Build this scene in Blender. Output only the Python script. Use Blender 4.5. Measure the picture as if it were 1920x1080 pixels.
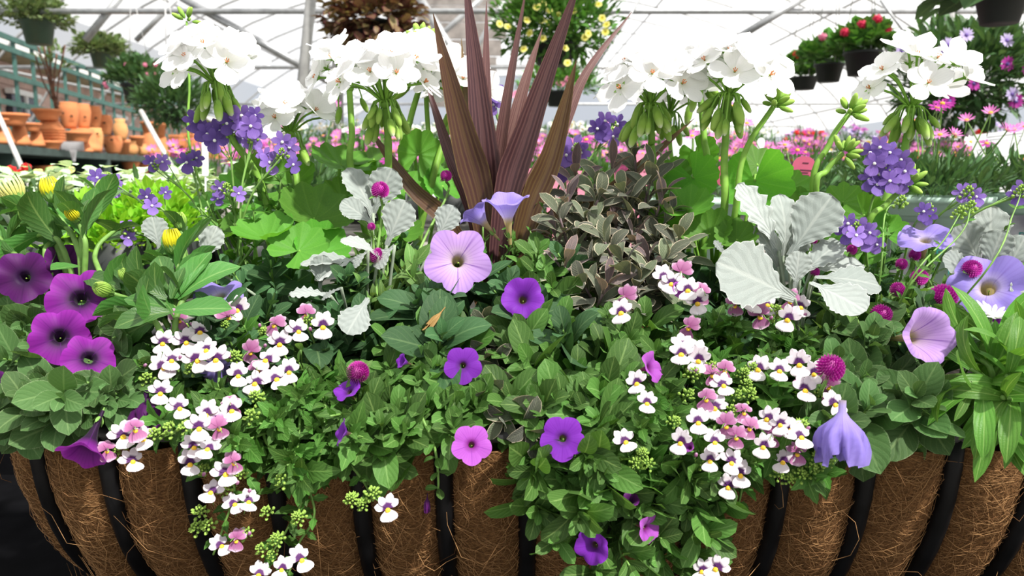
import bpy, math, random
import numpy as np
from mathutils import Vector, Matrix, noise as mnoise

for _o in list(bpy.data.objects):
    bpy.data.objects.remove(_o)
SC = bpy.context.scene
R = random.Random(7)
PI = math.pi

# ------------------------------------------------------------------ camera
FPX = 1423.0
PITCH = math.radians(8.4)
CAM = Vector((0.0, -0.65, 1.07))
cam_d = bpy.data.cameras.new('camera')
cam = bpy.data.objects.new('camera', cam_d)
SC.collection.objects.link(cam)
cam.location = CAM
cam.rotation_euler = (PI / 2 - PITCH, 0, 0)
cam_d.sensor_width = 36.0
cam_d.lens = 36.0 * FPX / 1920.0
cam_d.clip_start = 0.02
cam_d.dof.use_dof = True
cam_d.dof.focus_distance = 0.74
cam_d.dof.aperture_fstop = 9.0
SC.camera = cam

# ------------------------------------------------------------------ sky, sun, exposure
W = bpy.data.worlds.new('sky')
SC.world = W
W.use_nodes = True
_n = W.node_tree.nodes
_bg = _n['Background']
_tc = _n.new('ShaderNodeTexCoord')
_no = _n.new('ShaderNodeTexNoise')
_no.inputs['Scale'].default_value = 2.2
_no.inputs['Detail'].default_value = 3
_rp = _n.new('ShaderNodeValToRGB')
_rp.color_ramp.elements[0].position = 0.35
_rp.color_ramp.elements[0].color = (0.80, 0.88, 1.0, 1)
_rp.color_ramp.elements[1].position = 0.62
_rp.color_ramp.elements[1].color = (1.0, 1.0, 1.0, 1)
W.node_tree.links.new(_tc.outputs['Generated'], _no.inputs['Vector'])
W.node_tree.links.new(_no.outputs['Fac'], _rp.inputs['Fac'])
W.node_tree.links.new(_rp.outputs['Color'], _bg.inputs['Color'])
_bg.inputs['Strength'].default_value = 0.70

sun_d = bpy.data.lights.new('sun', 'SUN')
sun_d.energy = 10.5
sun_d.angle = math.radians(2.5)
sun_d.color = (1.0, 0.95, 0.86)
sun = bpy.data.objects.new('sun', sun_d)
SC.collection.objects.link(sun)
SUNV = Vector((0.44, -0.42, 0.80))
sun.rotation_euler = SUNV.to_track_quat('Z', 'Y').to_euler()
sun.location = (6, -4, 9)

SC.view_settings.view_transform = 'Standard'
SC.view_settings.look = 'None'
SC.view_settings.gamma = 1.0
SC.view_settings.use_curve_mapping = False
SC.view_settings.exposure = 0.10

# ------------------------------------------------------------------ helpers
_F = Vector((0, math.cos(PITCH), -math.sin(PITCH)))
_U = Vector((0, math.sin(PITCH), math.cos(PITCH)))
_R = Vector((1, 0, 0))


def at(px, py, Y):
    """World point on the plane y=Y seen at a pixel of the 1920x1080 frame."""
    d = _F + _R * ((px - 960) / FPX) + _U * ((540 - py) / FPX)
    return CAM + d * ((Y - CAM.y) / d.y)


def mpp(Y):
    return (Y - CAM.y) / FPX


def Yp(py):
    """Depth of the planting's front surface at a picture row."""
    if py > 800:
        return -0.035
    return -0.035 + (800 - py) / 400.0 * 0.225


def V(*a):
    return Vector(a)


COL = SC.collection
WM = {}


def tag(o, label=None, cat=None, group=None, kind=None):
    if label: o['label'] = label
    if cat: o['category'] = cat
    if group: o['group'] = group
    if kind: o['kind'] = kind
    return o


def thing(name, label, cat, loc, group=None):
    o = bpy.data.objects.new(name, None)
    o.empty_display_size = 0.02
    COL.objects.link(o)
    o.location = loc
    WM[o] = Matrix.Translation(Vector(loc))
    return tag(o, label, cat, group)


ID = Matrix.Identity(4)


def part(name, mesh, parent=None, M=ID, label=None, kind=None):
    o = bpy.data.objects.new(name, mesh)
    COL.objects.link(o)
    WM[o] = M
    if parent is not None:
        o.parent = parent
        o.matrix_local = WM[parent].inverted() @ M
    else:
        o.matrix_local = M
    if label: o['label'] = label
    if kind: o['kind'] = kind
    return o


def single(name, mesh, label, cat, M=ID, group=None, kind=None):
    return tag(part(name, mesh, None, M), label, cat, group, kind)


def mframe(pos, z, yh, s=1.0):
    """Matrix whose Z axis is z and whose Y axis leans to yh."""
    z = Vector(z).normalized()
    yh = Vector(yh)
    x = yh.cross(z)
    if x.length < 1e-5:
        x = Vector((1, 0, 0)).cross(z)
        if x.length < 1e-5: x = Vector((0, 1, 0))
    x.normalize()
    y = z.cross(x)
    sx = (s, s, s) if not hasattr(s, '__len__') else s
    m = Matrix(((x.x * sx[0], y.x * sx[1], z.x * sx[2], pos[0]), (x.y * sx[0], y.y * sx[1], z.y * sx[2], pos[1]),
                (x.z * sx[0], y.z * sx[1], z.z * sx[2], pos[2]), (0, 0, 0, 1)))
    return m


def lframe(pos, d, n, s=1.0):
    """Leaf matrix: Y axis along d exactly, Z axis leans to n."""
    y = Vector(d).normalized()
    x = y.cross(Vector(n))
    if x.length < 1e-5:
        x = y.cross(Vector((0.3, 0.2, 1)))
    x.normalize()
    z = x.cross(y)
    sx = (s, s, s) if not hasattr(s, '__len__') else s
    return Matrix(((x.x * sx[0], y.x * sx[1], z.x * sx[2], pos[0]), (x.y * sx[0], y.y * sx[1], z.y * sx[2], pos[1]),
                   (x.z * sx[0], y.z * sx[1], z.z * sx[2], pos[2]), (0, 0, 0, 1)))


class MB:
    def __init__(s):
        s.v = []; s.f = []; s.uv = []; s.m = []

    def add(s, vs, fs, uvs=None, mat=0):
        b = len(s.v)
        s.v.extend([tuple(v) for v in vs])
        s.uv.extend(uvs if uvs else [(0.5, 0.5)] * len(vs))
        for f in fs:
            s.f.append(tuple(i + b for i in f)); s.m.append(mat)
        return s

    def addmb(s, o, M, mat=None):
        b = len(s.v)
        s.v.extend([tuple(M @ Vector(v)) for v in o.v]); s.uv.extend(o.uv)
        for f, m in zip(o.f, o.m):
            s.f.append(tuple(i + b for i in f)); s.m.append(m if mat is None else mat)
        return s

    def box(s, c, size, mat=0, M=None):
        x, y, z = [k / 2 for k in size]
        vs = [Vector((sx * x, sy * y, sz * z)) for sz in (-1, 1) for sy in (-1, 1) for sx in (-1, 1)]
        if M is not None: vs = [M.to_3x3() @ v for v in vs]
        vs = [v + Vector(c) for v in vs]
        return s.add(vs, [(0, 2, 3, 1), (4, 5, 7, 6), (0, 1, 5, 4), (2, 6, 7, 3), (0, 4, 6, 2), (1, 3, 7, 5)], None, mat)

    def tube(s, path, rad, n=6, mat=0, flat=1.0, cap=True, up=None):
        P = [Vector(p) for p in path]
        k = len(P)
        rr = rad if hasattr(rad, '__len__') else [rad] * k
        vs = []; uvs = []
        ref = Vector(up) if up is not None else None
        for i in range(k):
            t = (P[min(i + 1, k - 1)] - P[max(i - 1, 0)])
            if t.length < 1e-9: t = Vector((0, 0, 1))
            t.normalize()
            if ref is None:
                ref = t.orthogonal()
            a = ref - t * ref.dot(t)
            if a.length < 1e-6: a = t.orthogonal()
            a.normalize()
            if up is None: ref = a
            b = t.cross(a)
            for j in range(n):
                th = 2 * PI * j / n
                vs.append(P[i] + (a * math.cos(th) * flat + b * math.sin(th)) * rr[i])
                uvs.append((j / n, i / (k - 1)))
        fs = [(i * n + j, i * n + (j + 1) % n, (i + 1) * n + (j + 1) % n, (i + 1) * n + j) for i in range(k - 1) for j in range(n)]
        if cap:
            fs.append(tuple(range(n - 1, -1, -1))); fs.append(tuple((k - 1) * n + j for j in range(n)))
        return s.add(vs, fs, uvs, mat)

    def lathe(s, prof, n=20, mat=0, M=None, closed=False):
        vs = []; uvs = []; k = len(prof)
        for i, (r, z) in enumerate(prof):
            for j in range(n):
                th = 2 * PI * j / n
                v = Vector((r * math.cos(th), r * math.sin(th), z))
                vs.append(M @ v if M is not None else v); uvs.append((j / n, i / (k - 1)))
        fs = [(i * n + j, i * n + (j + 1) % n, (i + 1) * n + (j + 1) % n, (i + 1) * n + j) for i in range(k - 1) for j in range(n)]
        return s.add(vs, fs, uvs, mat)

    def blob(s, c, rad, axis=(0, 0, 1), n=6, k=5, mat=0):
        """ellipsoid with radii (r, l) along axis"""
        r, l = rad
        M = mframe(c, axis, (0.13, 1, 0.07))
        return s.lathe([(r * math.sin(PI * i / k) + 1e-5, -l * math.cos(PI * i / k)) for i in range(k + 1)], n, mat, M)

    def build(s, name, mats, smooth=True):
        me = bpy.data.meshes.new(name)
        me.from_pydata(s.v, [], s.f)
        if not hasattr(mats, '__len__'): mats = [mats]
        for m in mats: me.materials.append(m)
        if s.m and len(mats) > 1:
            me.polygons.foreach_set('material_index', s.m)
        ul = me.uv_layers.new(name='UVMap')
        li = np.empty(len(me.loops), dtype=np.int32)
        me.loops.foreach_get('vertex_index', li)
        ul.data.foreach_set('uv', np.array(s.uv, dtype=np.float32)[li].ravel())
        if smooth:
            me.polygons.foreach_set('use_smooth', [True] * len(me.polygons))
        me.update()
        return me


def spline(pts, n=6):
    """Catmull-Rom through the points."""
    P = [Vector(p) for p in pts]
    if len(P) == 2: P = [P[0], (P[0] + P[1]) / 2, P[1]]
    Q = [P[0] * 2 - P[1]] + P + [P[-1] * 2 - P[-2]]
    out = []
    for i in range(1, len(Q) - 2):
        a, b, c, d = Q[i - 1], Q[i], Q[i + 1], Q[i + 2]
        for j in range(n):
            t = j / n
            out.append(0.5 * ((2 * b) + (c - a) * t + (2 * a - 5 * b + 4 * c - d) * t * t + (3 * b - a - 3 * c + d) * t ** 3))
    out.append(P[-1])
    return out


# ------------------------------------------------------------------ materials
def NT(m):
    m.use_nodes = True
    nt = m.node_tree
    nt.nodes.clear()
    return nt, nt.nodes, nt.links


def N(nt, typ, **kw):
    n = nt.nodes.new(typ)
    for k, v in kw.items():
        if k.startswith('i_'):
            n.inputs[k[2:].replace('_', ' ')].default_value = v
        elif k.startswith('n') and k[1:].isdigit():
            n.inputs[int(k[1:])].default_value = v
        else:
            setattr(n, k, v)
    return n


def math_(nt, op, a, b=None, c=None, clamp=False):
    n = N(nt, 'ShaderNodeMath', operation=op, use_clamp=clamp)
    for i, x in enumerate((a, b, c)):
        if x is None: continue
        if isinstance(x, (int, float)): n.inputs[i].default_value = x
        else: nt.links.new(x, n.inputs[i])
    return n.outputs[0]


def mixc(nt, fac, a, b):
    n = N(nt, 'ShaderNodeMix', data_type='RGBA')
    for i, x in ((0, fac), (6, a), (7, b)):
        if isinstance(x, (int, float)): n.inputs[i].default_value = x
        elif isinstance(x, tuple): n.inputs[i].default_value = x if len(x) == 4 else x + (1,)
        else: nt.links.new(x, n.inputs[i])
    return n.outputs[2]


def step(nt, x, lo, hi):
    n = N(nt, 'ShaderNodeMapRange', interpolation_type='SMOOTHSTEP')
    nt.links.new(x, n.inputs[0])
    n.inputs[1].default_value = lo; n.inputs[2].default_value = hi
    return n.outputs[0]


def rnd(nt):
    oi = N(nt, 'ShaderNodeObjectInfo')
    ge = N(nt, 'ShaderNodeNewGeometry')
    return math_(nt, 'FRACT', math_(nt, 'ADD', oi.outputs['Random'], ge.outputs['Random Per Island']))


def finish(nt, col, rough, trans, bump=None, spec=0.4, sheen=0.0, tcol=None, metal=0.0):
    pr = N(nt, 'ShaderNodeBsdfPrincipled')
    for nm, v in (('Roughness', rough), ('Specular IOR Level', spec), ('Sheen Weight', sheen), ('Metallic', metal)):
        pr.inputs[nm].default_value = v
    if isinstance(col, tuple): pr.inputs['Base Color'].default_value = col + (1,) if len(col) == 3 else col
    else: nt.links.new(col, pr.inputs['Base Color'])
    if bump is not None:
        nt.links.new(bump, pr.inputs['Normal'])
    out = N(nt, 'ShaderNodeOutputMaterial')
    if trans > 0:
        tr = N(nt, 'ShaderNodeBsdfTranslucent')
        c = tcol if tcol is not None else col
        if isinstance(c, tuple): tr.inputs['Color'].default_value = c + (1,) if len(c) == 3 else c
        else: nt.links.new(c, tr.inputs['Color'])
        mx = N(nt, 'ShaderNodeMixShader')
        mx.inputs[0].default_value = trans
        nt.links.new(pr.outputs[0], mx.inputs[1]); nt.links.new(tr.outputs[0], mx.inputs[2])
        nt.links.new(mx.outputs[0], out.inputs[0])
    else:
        nt.links.new(pr.outputs[0], out.inputs[0])


def bumpn(nt, h, strength=0.3, dist=0.002):
    b = N(nt, 'ShaderNodeBump', i_Strength=strength, i_Distance=dist)
    nt.links.new(h, b.inputs['Height'])
    return b.outputs[0]


def noisen(nt, scale, detail=3, vec=None, rough=0.5):
    n = N(nt, 'ShaderNodeTexNoise', i_Scale=scale, i_Detail=detail, i_Roughness=rough)
    if vec is None:
        vec = N(nt, 'ShaderNodeTexCoord').outputs['Object']
    nt.links.new(vec, n.inputs['Vector'])
    return n.outputs['Fac']


def plain(name, col, rough=0.5, var=0.12, scale=30, trans=0.0, spec=0.4, bump=0.0, metal=0.0, col2=None):
    m = bpy.data.materials.new(name)
    nt, ns, ln = NT(m)
    nz = noisen(nt, scale, 4)
    c2 = col2 if col2 else tuple(max(0, c * (1 - 2 * var)) for c in col)
    c = mixc(nt, step(nt, nz, 0.3, 0.7), c2, col)
    finish(nt, c, rough, trans, bumpn(nt, nz, bump) if bump else None, spec, metal=metal)
    return m


def leafmat(name, base, dark, vein, edge=None, edgew=0.43, trans=0.3, rough=0.5, spec=0.22, nscale=60, nveins=7,
            veinamt=0.35, bump=0.35, sheen=0.0, tmul=1.4, var=0.5, radial=False, mottle=0.35, stripe=0.0):
    m = bpy.data.materials.new(name)
    nt, ns, ln = NT(m)
    uv = N(nt, 'ShaderNodeUVMap')
    sp = N(nt, 'ShaderNodeSeparateXYZ')
    ln.new(uv.outputs[0], sp.inputs[0])
    u, v = sp.outputs[0], sp.outputs[1]
    r = rnd(nt)
    nz = noisen(nt, nscale, 3)
    a = math_(nt, 'ABSOLUTE', math_(nt, 'SUBTRACT', u, 0.5))
    c = mixc(nt, math_(nt, 'ADD', math_(nt, 'MULTIPLY', r, var), math_(nt, 'MULTIPLY', nz, mottle), clamp=True), dark, base)
    if radial:
        ph = math_(nt, 'MULTIPLY', u, float(nveins))
        sv = math_(nt, 'ABSOLUTE', math_(nt, 'SUBTRACT', math_(nt, 'FRACT', ph), 0.5))
        vf = step(nt, sv, 0.10, 0.0)
        hgt = sv
        c = mixc(nt, math_(nt, 'MULTIPLY', vf, veinamt), c, vein)
        if edge: c = mixc(nt, step(nt, v, edgew, edgew + 0.08), c, edge)
    else:
        ph = math_(nt, 'SUBTRACT', math_(nt, 'MULTIPLY', v, float(nveins)), math_(nt, 'MULTIPLY', a, 5.0))
        sv = math_(nt, 'ABSOLUTE', math_(nt, 'SUBTRACT', math_(nt, 'FRACT', ph), 0.5))
        c = mixc(nt, math_(nt, 'MULTIPLY', step(nt, sv, 0.12, 0.0), veinamt * 0.6), c, vein)
        c = mixc(nt, math_(nt, 'MULTIPLY', step(nt, a, 0.05, 0.012), veinamt * 1.6, clamp=True), c, vein)
        hgt = math_(nt, 'MULTIPLY', sv, step(nt, a, 0.0, 0.08))
        if stripe:
            sn = math_(nt, 'SINE', math_(nt, 'ADD', math_(nt, 'MULTIPLY', u, 46.0), math_(nt, 'MULTIPLY', nz, 2.0)))
            c = mixc(nt, math_(nt, 'MULTIPLY', step(nt, sn, -0.3, 1.0), stripe), c, vein)
        if edge:
            ea = math_(nt, 'ADD', a, math_(nt, 'MULTIPLY', math_(nt, 'SUBTRACT', nz, 0.5), 0.12))
            c = mixc(nt, step(nt, ea, edgew, edgew + 0.04), c, edge)
    hs = N(nt, 'ShaderNodeHueSaturation')
    ln.new(c, hs.inputs['Color'])
    ln.new(math_(nt, 'ADD', 0.485, math_(nt, 'MULTIPLY', r, 0.03)), hs.inputs['Hue'])
    ln.new(math_(nt, 'ADD', 0.85, math_(nt, 'MULTIPLY', r, 0.3)), hs.inputs['Value'])
    c = hs.outputs[0]
    tm = N(nt, 'ShaderNodeMix', data_type='RGBA', blend_type='MULTIPLY')
    tm.inputs[0].default_value = 1.0
    ln.new(c, tm.inputs[6]); tm.inputs[7].default_value = (tmul * 1.05, tmul, tmul * 0.55, 1)
    h = math_(nt, 'ADD', hgt, math_(nt, 'MULTIPLY', nz, 0.6))
    finish(nt, c, rough, trans, bumpn(nt, h, bump, 0.0012) if bump else None, spec, sheen, tcol=tm.outputs[2])
    return m


def petalmat(name, stops, veincol=None, veins=5.0, veinw=0.05, veinamt=0.5, trans=0.35, rough=0.55, fine=0.15, var=0.15):
    """colour runs along v (0 throat, 1 rim); darker lines run along u"""
    m = bpy.data.materials.new(name)
    nt, ns, ln = NT(m)
    uv = N(nt, 'ShaderNodeUVMap')
    sp = N(nt, 'ShaderNodeSeparateXYZ')
    ln.new(uv.outputs[0], sp.inputs[0])
    u, v = sp.outputs[0], sp.outputs[1]
    cr = N(nt, 'ShaderNodeValToRGB')
    el = cr.color_ramp.elements
    while len(el) < len(stops): el.new(0.5)
    for e, (p, c) in zip(el, stops):
        e.position = p; e.color = c + (1,)
    ln.new(v, cr.inputs[0])
    c = cr.outputs[0]
    if veincol:
        sv = math_(nt, 'ABSOLUTE', math_(nt, 'SUBTRACT', math_(nt, 'FRACT', math_(nt, 'MULTIPLY', u, veins)), 0.5))
        w = step(nt, sv, veinw, 0.0)
        fade = step(nt, v, 1.0, 0.45)
        c = mixc(nt, math_(nt, 'MULTIPLY', math_(nt, 'MULTIPLY', w, veinamt), math_(nt, 'ADD', 0.25, math_(nt, 'MULTIPLY', fade, 0.75))), c, veincol)
        wf = math_(nt, 'SINE', math_(nt, 'MULTIPLY', u, veins * 44.0))
        c = mixc(nt, math_(nt, 'MULTIPLY', step(nt, wf, 0.2, 1.0), fine), c, veincol)
    nz = noisen(nt, 90, 2)
    r = rnd(nt)
    hs = N(nt, 'ShaderNodeHueSaturation')
    ln.new(c, hs.inputs['Color'])
    ln.new(math_(nt, 'ADD', 1.0 - var, math_(nt, 'MULTIPLY', math_(nt, 'ADD', nz, r), var)), hs.inputs['Value'])
    finish(nt, hs.outputs[0], rough, trans, bumpn(nt, nz, 0.15, 0.001), 0.25, sheen=0.1)
    return m
# ------------------------------------------------------------------ palettes
MT = {}
MT['calib'] = leafmat('calibrachoa_leaf', (0.14, 0.285, 0.05), (0.032, 0.095, 0.026), (0.26, 0.42, 0.13), rough=0.5, trans=0.28)
MT['petunia'] = leafmat('petunia_leaf', (0.125, 0.24, 0.07), (0.045, 0.11, 0.035), (0.2, 0.32, 0.12), rough=0.6, trans=0.25, edge=(0.26, 0.36, 0.18), edgew=0.47)
MT['dkpet'] = leafmat('dark_petunia_leaf', (0.075, 0.17, 0.06), (0.025, 0.07, 0.03), (0.14, 0.24, 0.1), rough=0.6, trans=0.22)
MT['nemesia'] = leafmat('nemesia_leaf', (0.12, 0.275, 0.04), (0.03, 0.095, 0.022), (0.22, 0.40, 0.10), rough=0.5, trans=0.28)
MT['osteo'] = leafmat('osteospermum_leaf', (0.115, 0.28, 0.055), (0.035, 0.11, 0.03), (0.24, 0.38, 0.12), rough=0.32, spec=0.4, trans=0.25)
MT['strap'] = leafmat('strap_leaf', (0.15, 0.34, 0.045), (0.06, 0.18, 0.03), (0.32, 0.50, 0.14), rough=0.4, trans=0.3, nveins=3)
MT['gomph'] = leafmat('gomphrena_leaf', (0.18, 0.33, 0.075), (0.08, 0.18, 0.05), (0.32, 0.44, 0.16), rough=0.55, trans=0.3, edge=(0.36, 0.30, 0.14), edgew=0.48)
MT['ger'] = leafmat('geranium_leaf', (0.15, 0.38, 0.04), (0.06, 0.20, 0.035), (0.26, 0.50, 0.10), rough=0.55, trans=0.42, radial=True, nveins=9, veinamt=0.16, bump=0.4, nscale=30, mottle=0.6)
MT['sage'] = leafmat('sage_leaf', (0.16, 0.20, 0.105), (0.075, 0.08, 0.06), (0.22, 0.24, 0.15), edge=(0.66, 0.58, 0.42), edgew=0.425, trans=0.15, rough=0.75, spec=0.15, nscale=260, bump=0.9, nveins=12, sheen=0.25, mottle=0.3, var=0.8)
MT['sagepink'] = leafmat('young_sage_leaf', (0.24, 0.19, 0.18), (0.15, 0.10, 0.11), (0.34, 0.23, 0.22), edge=(0.62, 0.40, 0.36), edgew=0.42, trans=0.15, rough=0.75, spec=0.15, nscale=260, bump=0.9, nveins=12, sheen=0.25, var=0.8)
MT['dusty'] = leafmat('dusty_miller_leaf', (0.44, 0.48, 0.45), (0.28, 0.33, 0.31), (0.54, 0.58, 0.54), edge=(0.70, 0.73, 0.70), edgew=0.47, trans=0.12, rough=0.9, spec=0.1, nscale=160, bump=0.8, nveins=6, sheen=0.5, tmul=0.9, veinamt=0.3)
MT['lamium'] = leafmat('lamium_leaf', (0.62, 0.72, 0.55), (0.45, 0.58, 0.40), (0.8, 0.88, 0.74), edge=(0.20, 0.40, 0.12), edgew=0.40, trans=0.25, rough=0.6)
MT['bgleaf'] = leafmat('nursery_leaf', (0.13, 0.30, 0.05), (0.035, 0.11, 0.03), (0.2, 0.36, 0.1), trans=0.25, bump=0)
MT['bgdark'] = leafmat('dark_nursery_leaf', (0.10, 0.20, 0.07), (0.04, 0.09, 0.04), (0.16, 0.26, 0.1), trans=0.2, bump=0)
MT['char'] = leafmat('chartreuse_leaf', (0.34, 0.62, 0.05), (0.18, 0.42, 0.03), (0.5, 0.75, 0.1), trans=0.35, bump=0)
MT['varieg'] = leafmat('variegated_leaf', (0.17, 0.25, 0.09), (0.06, 0.11, 0.045), (0.3, 0.36, 0.18), edge=(0.42, 0.46, 0.26), edgew=0.42, trans=0.2, bump=0)
MT['coleus'] = leafmat('coleus_leaf', (0.32, 0.28, 0.12), (0.10, 0.03, 0.03), (0.12, 0.03, 0.035), edge=(0.10, 0.02, 0.03), edgew=0.36, trans=0.2, bump=0)
MT['spike'] = leafmat('spike_leaf', (0.125, 0.052, 0.054), (0.055, 0.022, 0.027), (0.20, 0.10, 0.09), edge=(0.27, 0.14, 0.11), edgew=0.475, trans=0.12, rough=0.38, spec=0.5, nscale=120, nveins=1, veinamt=0.3, tmul=1.3, bump=0.25, stripe=0.55)
MT['spikegreen'] = leafmat('bronze_spike_leaf', (0.115, 0.066, 0.026), (0.075, 0.030, 0.024), (0.17, 0.11, 0.04), edge=(0.24, 0.18, 0.05), edgew=0.47, trans=0.14, rough=0.38, spec=0.5, nscale=120, nveins=1, veinamt=0.3, bump=0.25, stripe=0.5)
MT['stem'] = plain('green_stem', (0.22, 0.42, 0.09), 0.5, 0.2, 60, 0.1)
MT['gstem'] = plain('geranium_stem', (0.26, 0.52, 0.07), 0.55, 0.15, 60, 0.2)
MT['sagestem'] = plain('sage_stem', (0.24, 0.17, 0.18), 0.7, 0.25, 80)
MT['dstem'] = plain('dusty_stem', (0.30, 0.36, 0.27), 0.9, 0.15, 80)
MT['bud'] = petalmat('geranium_bud', [(0.0, (0.16, 0.34, 0.05)), (0.55, (0.33, 0.55, 0.08)), (0.78, (0.55, 0.72, 0.25)), (1.0, (0.95, 0.95, 0.85))], trans=0.3)
MT['gbud'] = petalmat('green_bud', [(0.0, (0.2, 0.40, 0.05)), (1.0, (0.42, 0.62, 0.12))], trans=0.25)
MT['gerpet'] = petalmat('white_geranium_petal', [(0.0, (0.86, 0.88, 0.78)), (0.3, (0.93, 0.93, 0.92)), (1.0, (0.95, 0.95, 0.95))], (0.75, 0.75, 0.75), 1.0, 0.0, 0.0, trans=0.35, fine=0.12, var=0.04)
MT['stamen'] = plain('orange_stamen', (0.75, 0.28, 0.10), 0.5)
MT['lavpet'] = petalmat('lavender_petunia', [(0.0, (0.40, 0.34, 0.10)), (0.22, (0.45, 0.38, 0.16)), (0.36, (0.66, 0.48, 0.68)), (0.6, (0.62, 0.38, 0.80)), (1.0, (0.54, 0.32, 0.78))], (0.22, 0.07, 0.44), 5, 0.055, 0.9, fine=0.2)
MT['bluepet'] = petalmat('blue_lavender_petunia', [(0.0, (0.40, 0.34, 0.10)), (0.22, (0.5, 0.4, 0.16)), (0.36, (0.5, 0.42, 0.74)), (0.6, (0.33, 0.25, 0.76)), (1.0, (0.34, 0.26, 0.74))], (0.2, 0.1, 0.5), 5, 0.05, 0.5, fine=0.12)
MT['purpet'] = petalmat('purple_petunia', [(0.0, (0.015, 0.003, 0.02)), (0.38, (0.02, 0.003, 0.03)), (0.55, (0.17, 0.009, 0.22)), (1.0, (0.36, 0.025, 0.43))], (0.10, 0.0, 0.16), 5, 0.07, 0.7, fine=0.15)
MT['dkpurpet'] = petalmat('dark_purple_petunia', [(0.0, (0.02, 0.005, 0.03)), (0.35, (0.03, 0.004, 0.05)), (0.6, (0.08, 0.006, 0.10)), (1.0, (0.13, 0.01, 0.17))], (0.04, 0.0, 0.06), 5, 0.07, 0.7, fine=0.15)
MT['calpur'] = petalmat('purple_calibrachoa', [(0.0, (0.20, 0.17, 0.03)), (0.24, (0.10, 0.06, 0.03)), (0.36, (0.10, 0.012, 0.20)), (0.55, (0.20, 0.022, 0.44)), (1.0, (0.24, 0.03, 0.50))], (0.13, 0.0, 0.3), 5, 0.05, 0.6, fine=0.15)
MT['calmag'] = petalmat('magenta_calibrachoa', [(0.0, (0.25, 0.15, 0.05)), (0.2, (0.2, 0.03, 0.10)), (0.36, (0.22, 0.015, 0.24)), (0.55, (0.42, 0.08, 0.52)), (1.0, (0.48, 0.11, 0.58))], (0.15, 0.0, 0.3), 5, 0.035, 0.8, fine=0.1)
MT['nempet'] = petalmat('white_nemesia_petal', [(0.0, (0.07, 0.012, 0.11)), (0.30, (0.09, 0.015, 0.13)), (0.44, (0.85, 0.80, 0.84)), (1.0, (0.90, 0.87, 0.89))], (0.45, 0.2, 0.5), 1, 0.0, 0.0, fine=0.14, trans=0.3, var=0.05)
MT['nemlip'] = petalmat('white_nemesia_lip', [(0.0, (0.9, 0.86, 0.86)), (1.0, (0.92, 0.89, 0.90))], None, trans=0.3, var=0.05)
MT['nemback'] = petalmat('mauve_nemesia_back', [(0.0, (0.30, 0.06, 0.20)), (0.75, (0.48, 0.20, 0.38)), (1.0, (0.80, 0.62, 0.74))], (0.3, 0.05, 0.25), 1, 0.0, 0, fine=0.2, trans=0.3)
MT['yellow'] = plain('yellow_palate', (0.88, 0.55, 0.03), 0.5, 0.1)
MT['violet'] = petalmat('violet_petal', [(0.0, (0.22, 0.12, 0.42)), (0.25, (0.25, 0.14, 0.52)), (1.0, (0.36, 0.22, 0.66))], (0.15, 0.08, 0.4), 1, 0.0, 0.0, fine=0.22, trans=0.35)
MT['dkviolet'] = petalmat('deep_violet_petal', [(0.0, (0.13, 0.07, 0.33)), (1.0, (0.22, 0.13, 0.48))], (0.08, 0.03, 0.25), 1, 0.0, 0.0, fine=0.22, trans=0.35)
MT['white'] = plain('white_dot', (0.92, 0.92, 0.88), 0.6, 0.04)
MT['gomhead'] = petalmat('magenta_bract', [(0.0, (0.30, 0.005, 0.22)), (0.7, (0.58, 0.02, 0.42)), (1.0, (0.80, 0.22, 0.60))], None, trans=0.25, var=0.25)
MT['ybud'] = petalmat('yellow_bud_petal', [(0.0, (0.35, 0.45, 0.02)), (0.5, (0.75, 0.66, 0.01)), (1.0, (0.80, 0.68, 0.02))], (0.25, 0.2, 0.0), 1.0, 0.12, 0.5, fine=0, trans=0.2)
MT['cbud'] = petalmat('pale_yellow_bud_petal', [(0.0, (0.40, 0.48, 0.08)), (0.5, (0.74, 0.68, 0.22)), (1.0, (0.85, 0.80, 0.4))], (0.3, 0.22, 0.05), 1.0, 0.12, 0.4, fine=0, trans=0.2)
MT['pinkray'] = petalmat('pink_ray', [(0.0, (0.75, 0.30, 0.55)), (1.0, (0.58, 0.12, 0.46))], None, trans=0.3)
MT['magray'] = petalmat('magenta_ray', [(0.0, (0.25, 0.01, 0.2)), (1.0, (0.50, 0.03, 0.36))], None, trans=0.3)
MT['whiteray'] = petalmat('white_ray', [(0.0, (0.9, 0.9, 0.85)), (1.0, (0.93, 0.93, 0.92))], None, trans=0.3, var=0.04)
MT['palelilac'] = petalmat('pale_lilac_ray', [(0.0, (0.4, 0.3, 0.6)), (1.0, (0.62, 0.55, 0.8))], None, trans=0.3)
MT['orange'] = plain('orange_disc', (0.75, 0.36, 0.04), 0.7)
MT['red'] = petalmat('red_petal', [(0, (0.65, 0.02, 0.02)), (1, (0.75, 0.03, 0.03))], None, trans=0.3)
MT['crimson'] = petalmat('crimson_petal', [(0, (0.55, 0.01, 0.06)), (1, (0.70, 0.03, 0.10))], None, trans=0.3)
MT['pinkpet'] = petalmat('pink_petal', [(0, (0.75, 0.2, 0.35)), (1, (0.80, 0.28, 0.42))], None, trans=0.3)
MT['yelpet'] = petalmat('pale_yellow_petal', [(0, (0.55, 0.45, 0.02)), (0.4, (0.75, 0.66, 0.05)), (1, (0.86, 0.82, 0.30))], None, trans=0.3)
MT['brown'] = plain('brown_tip', (0.34, 0.2, 0.06), 0.7)


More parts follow.
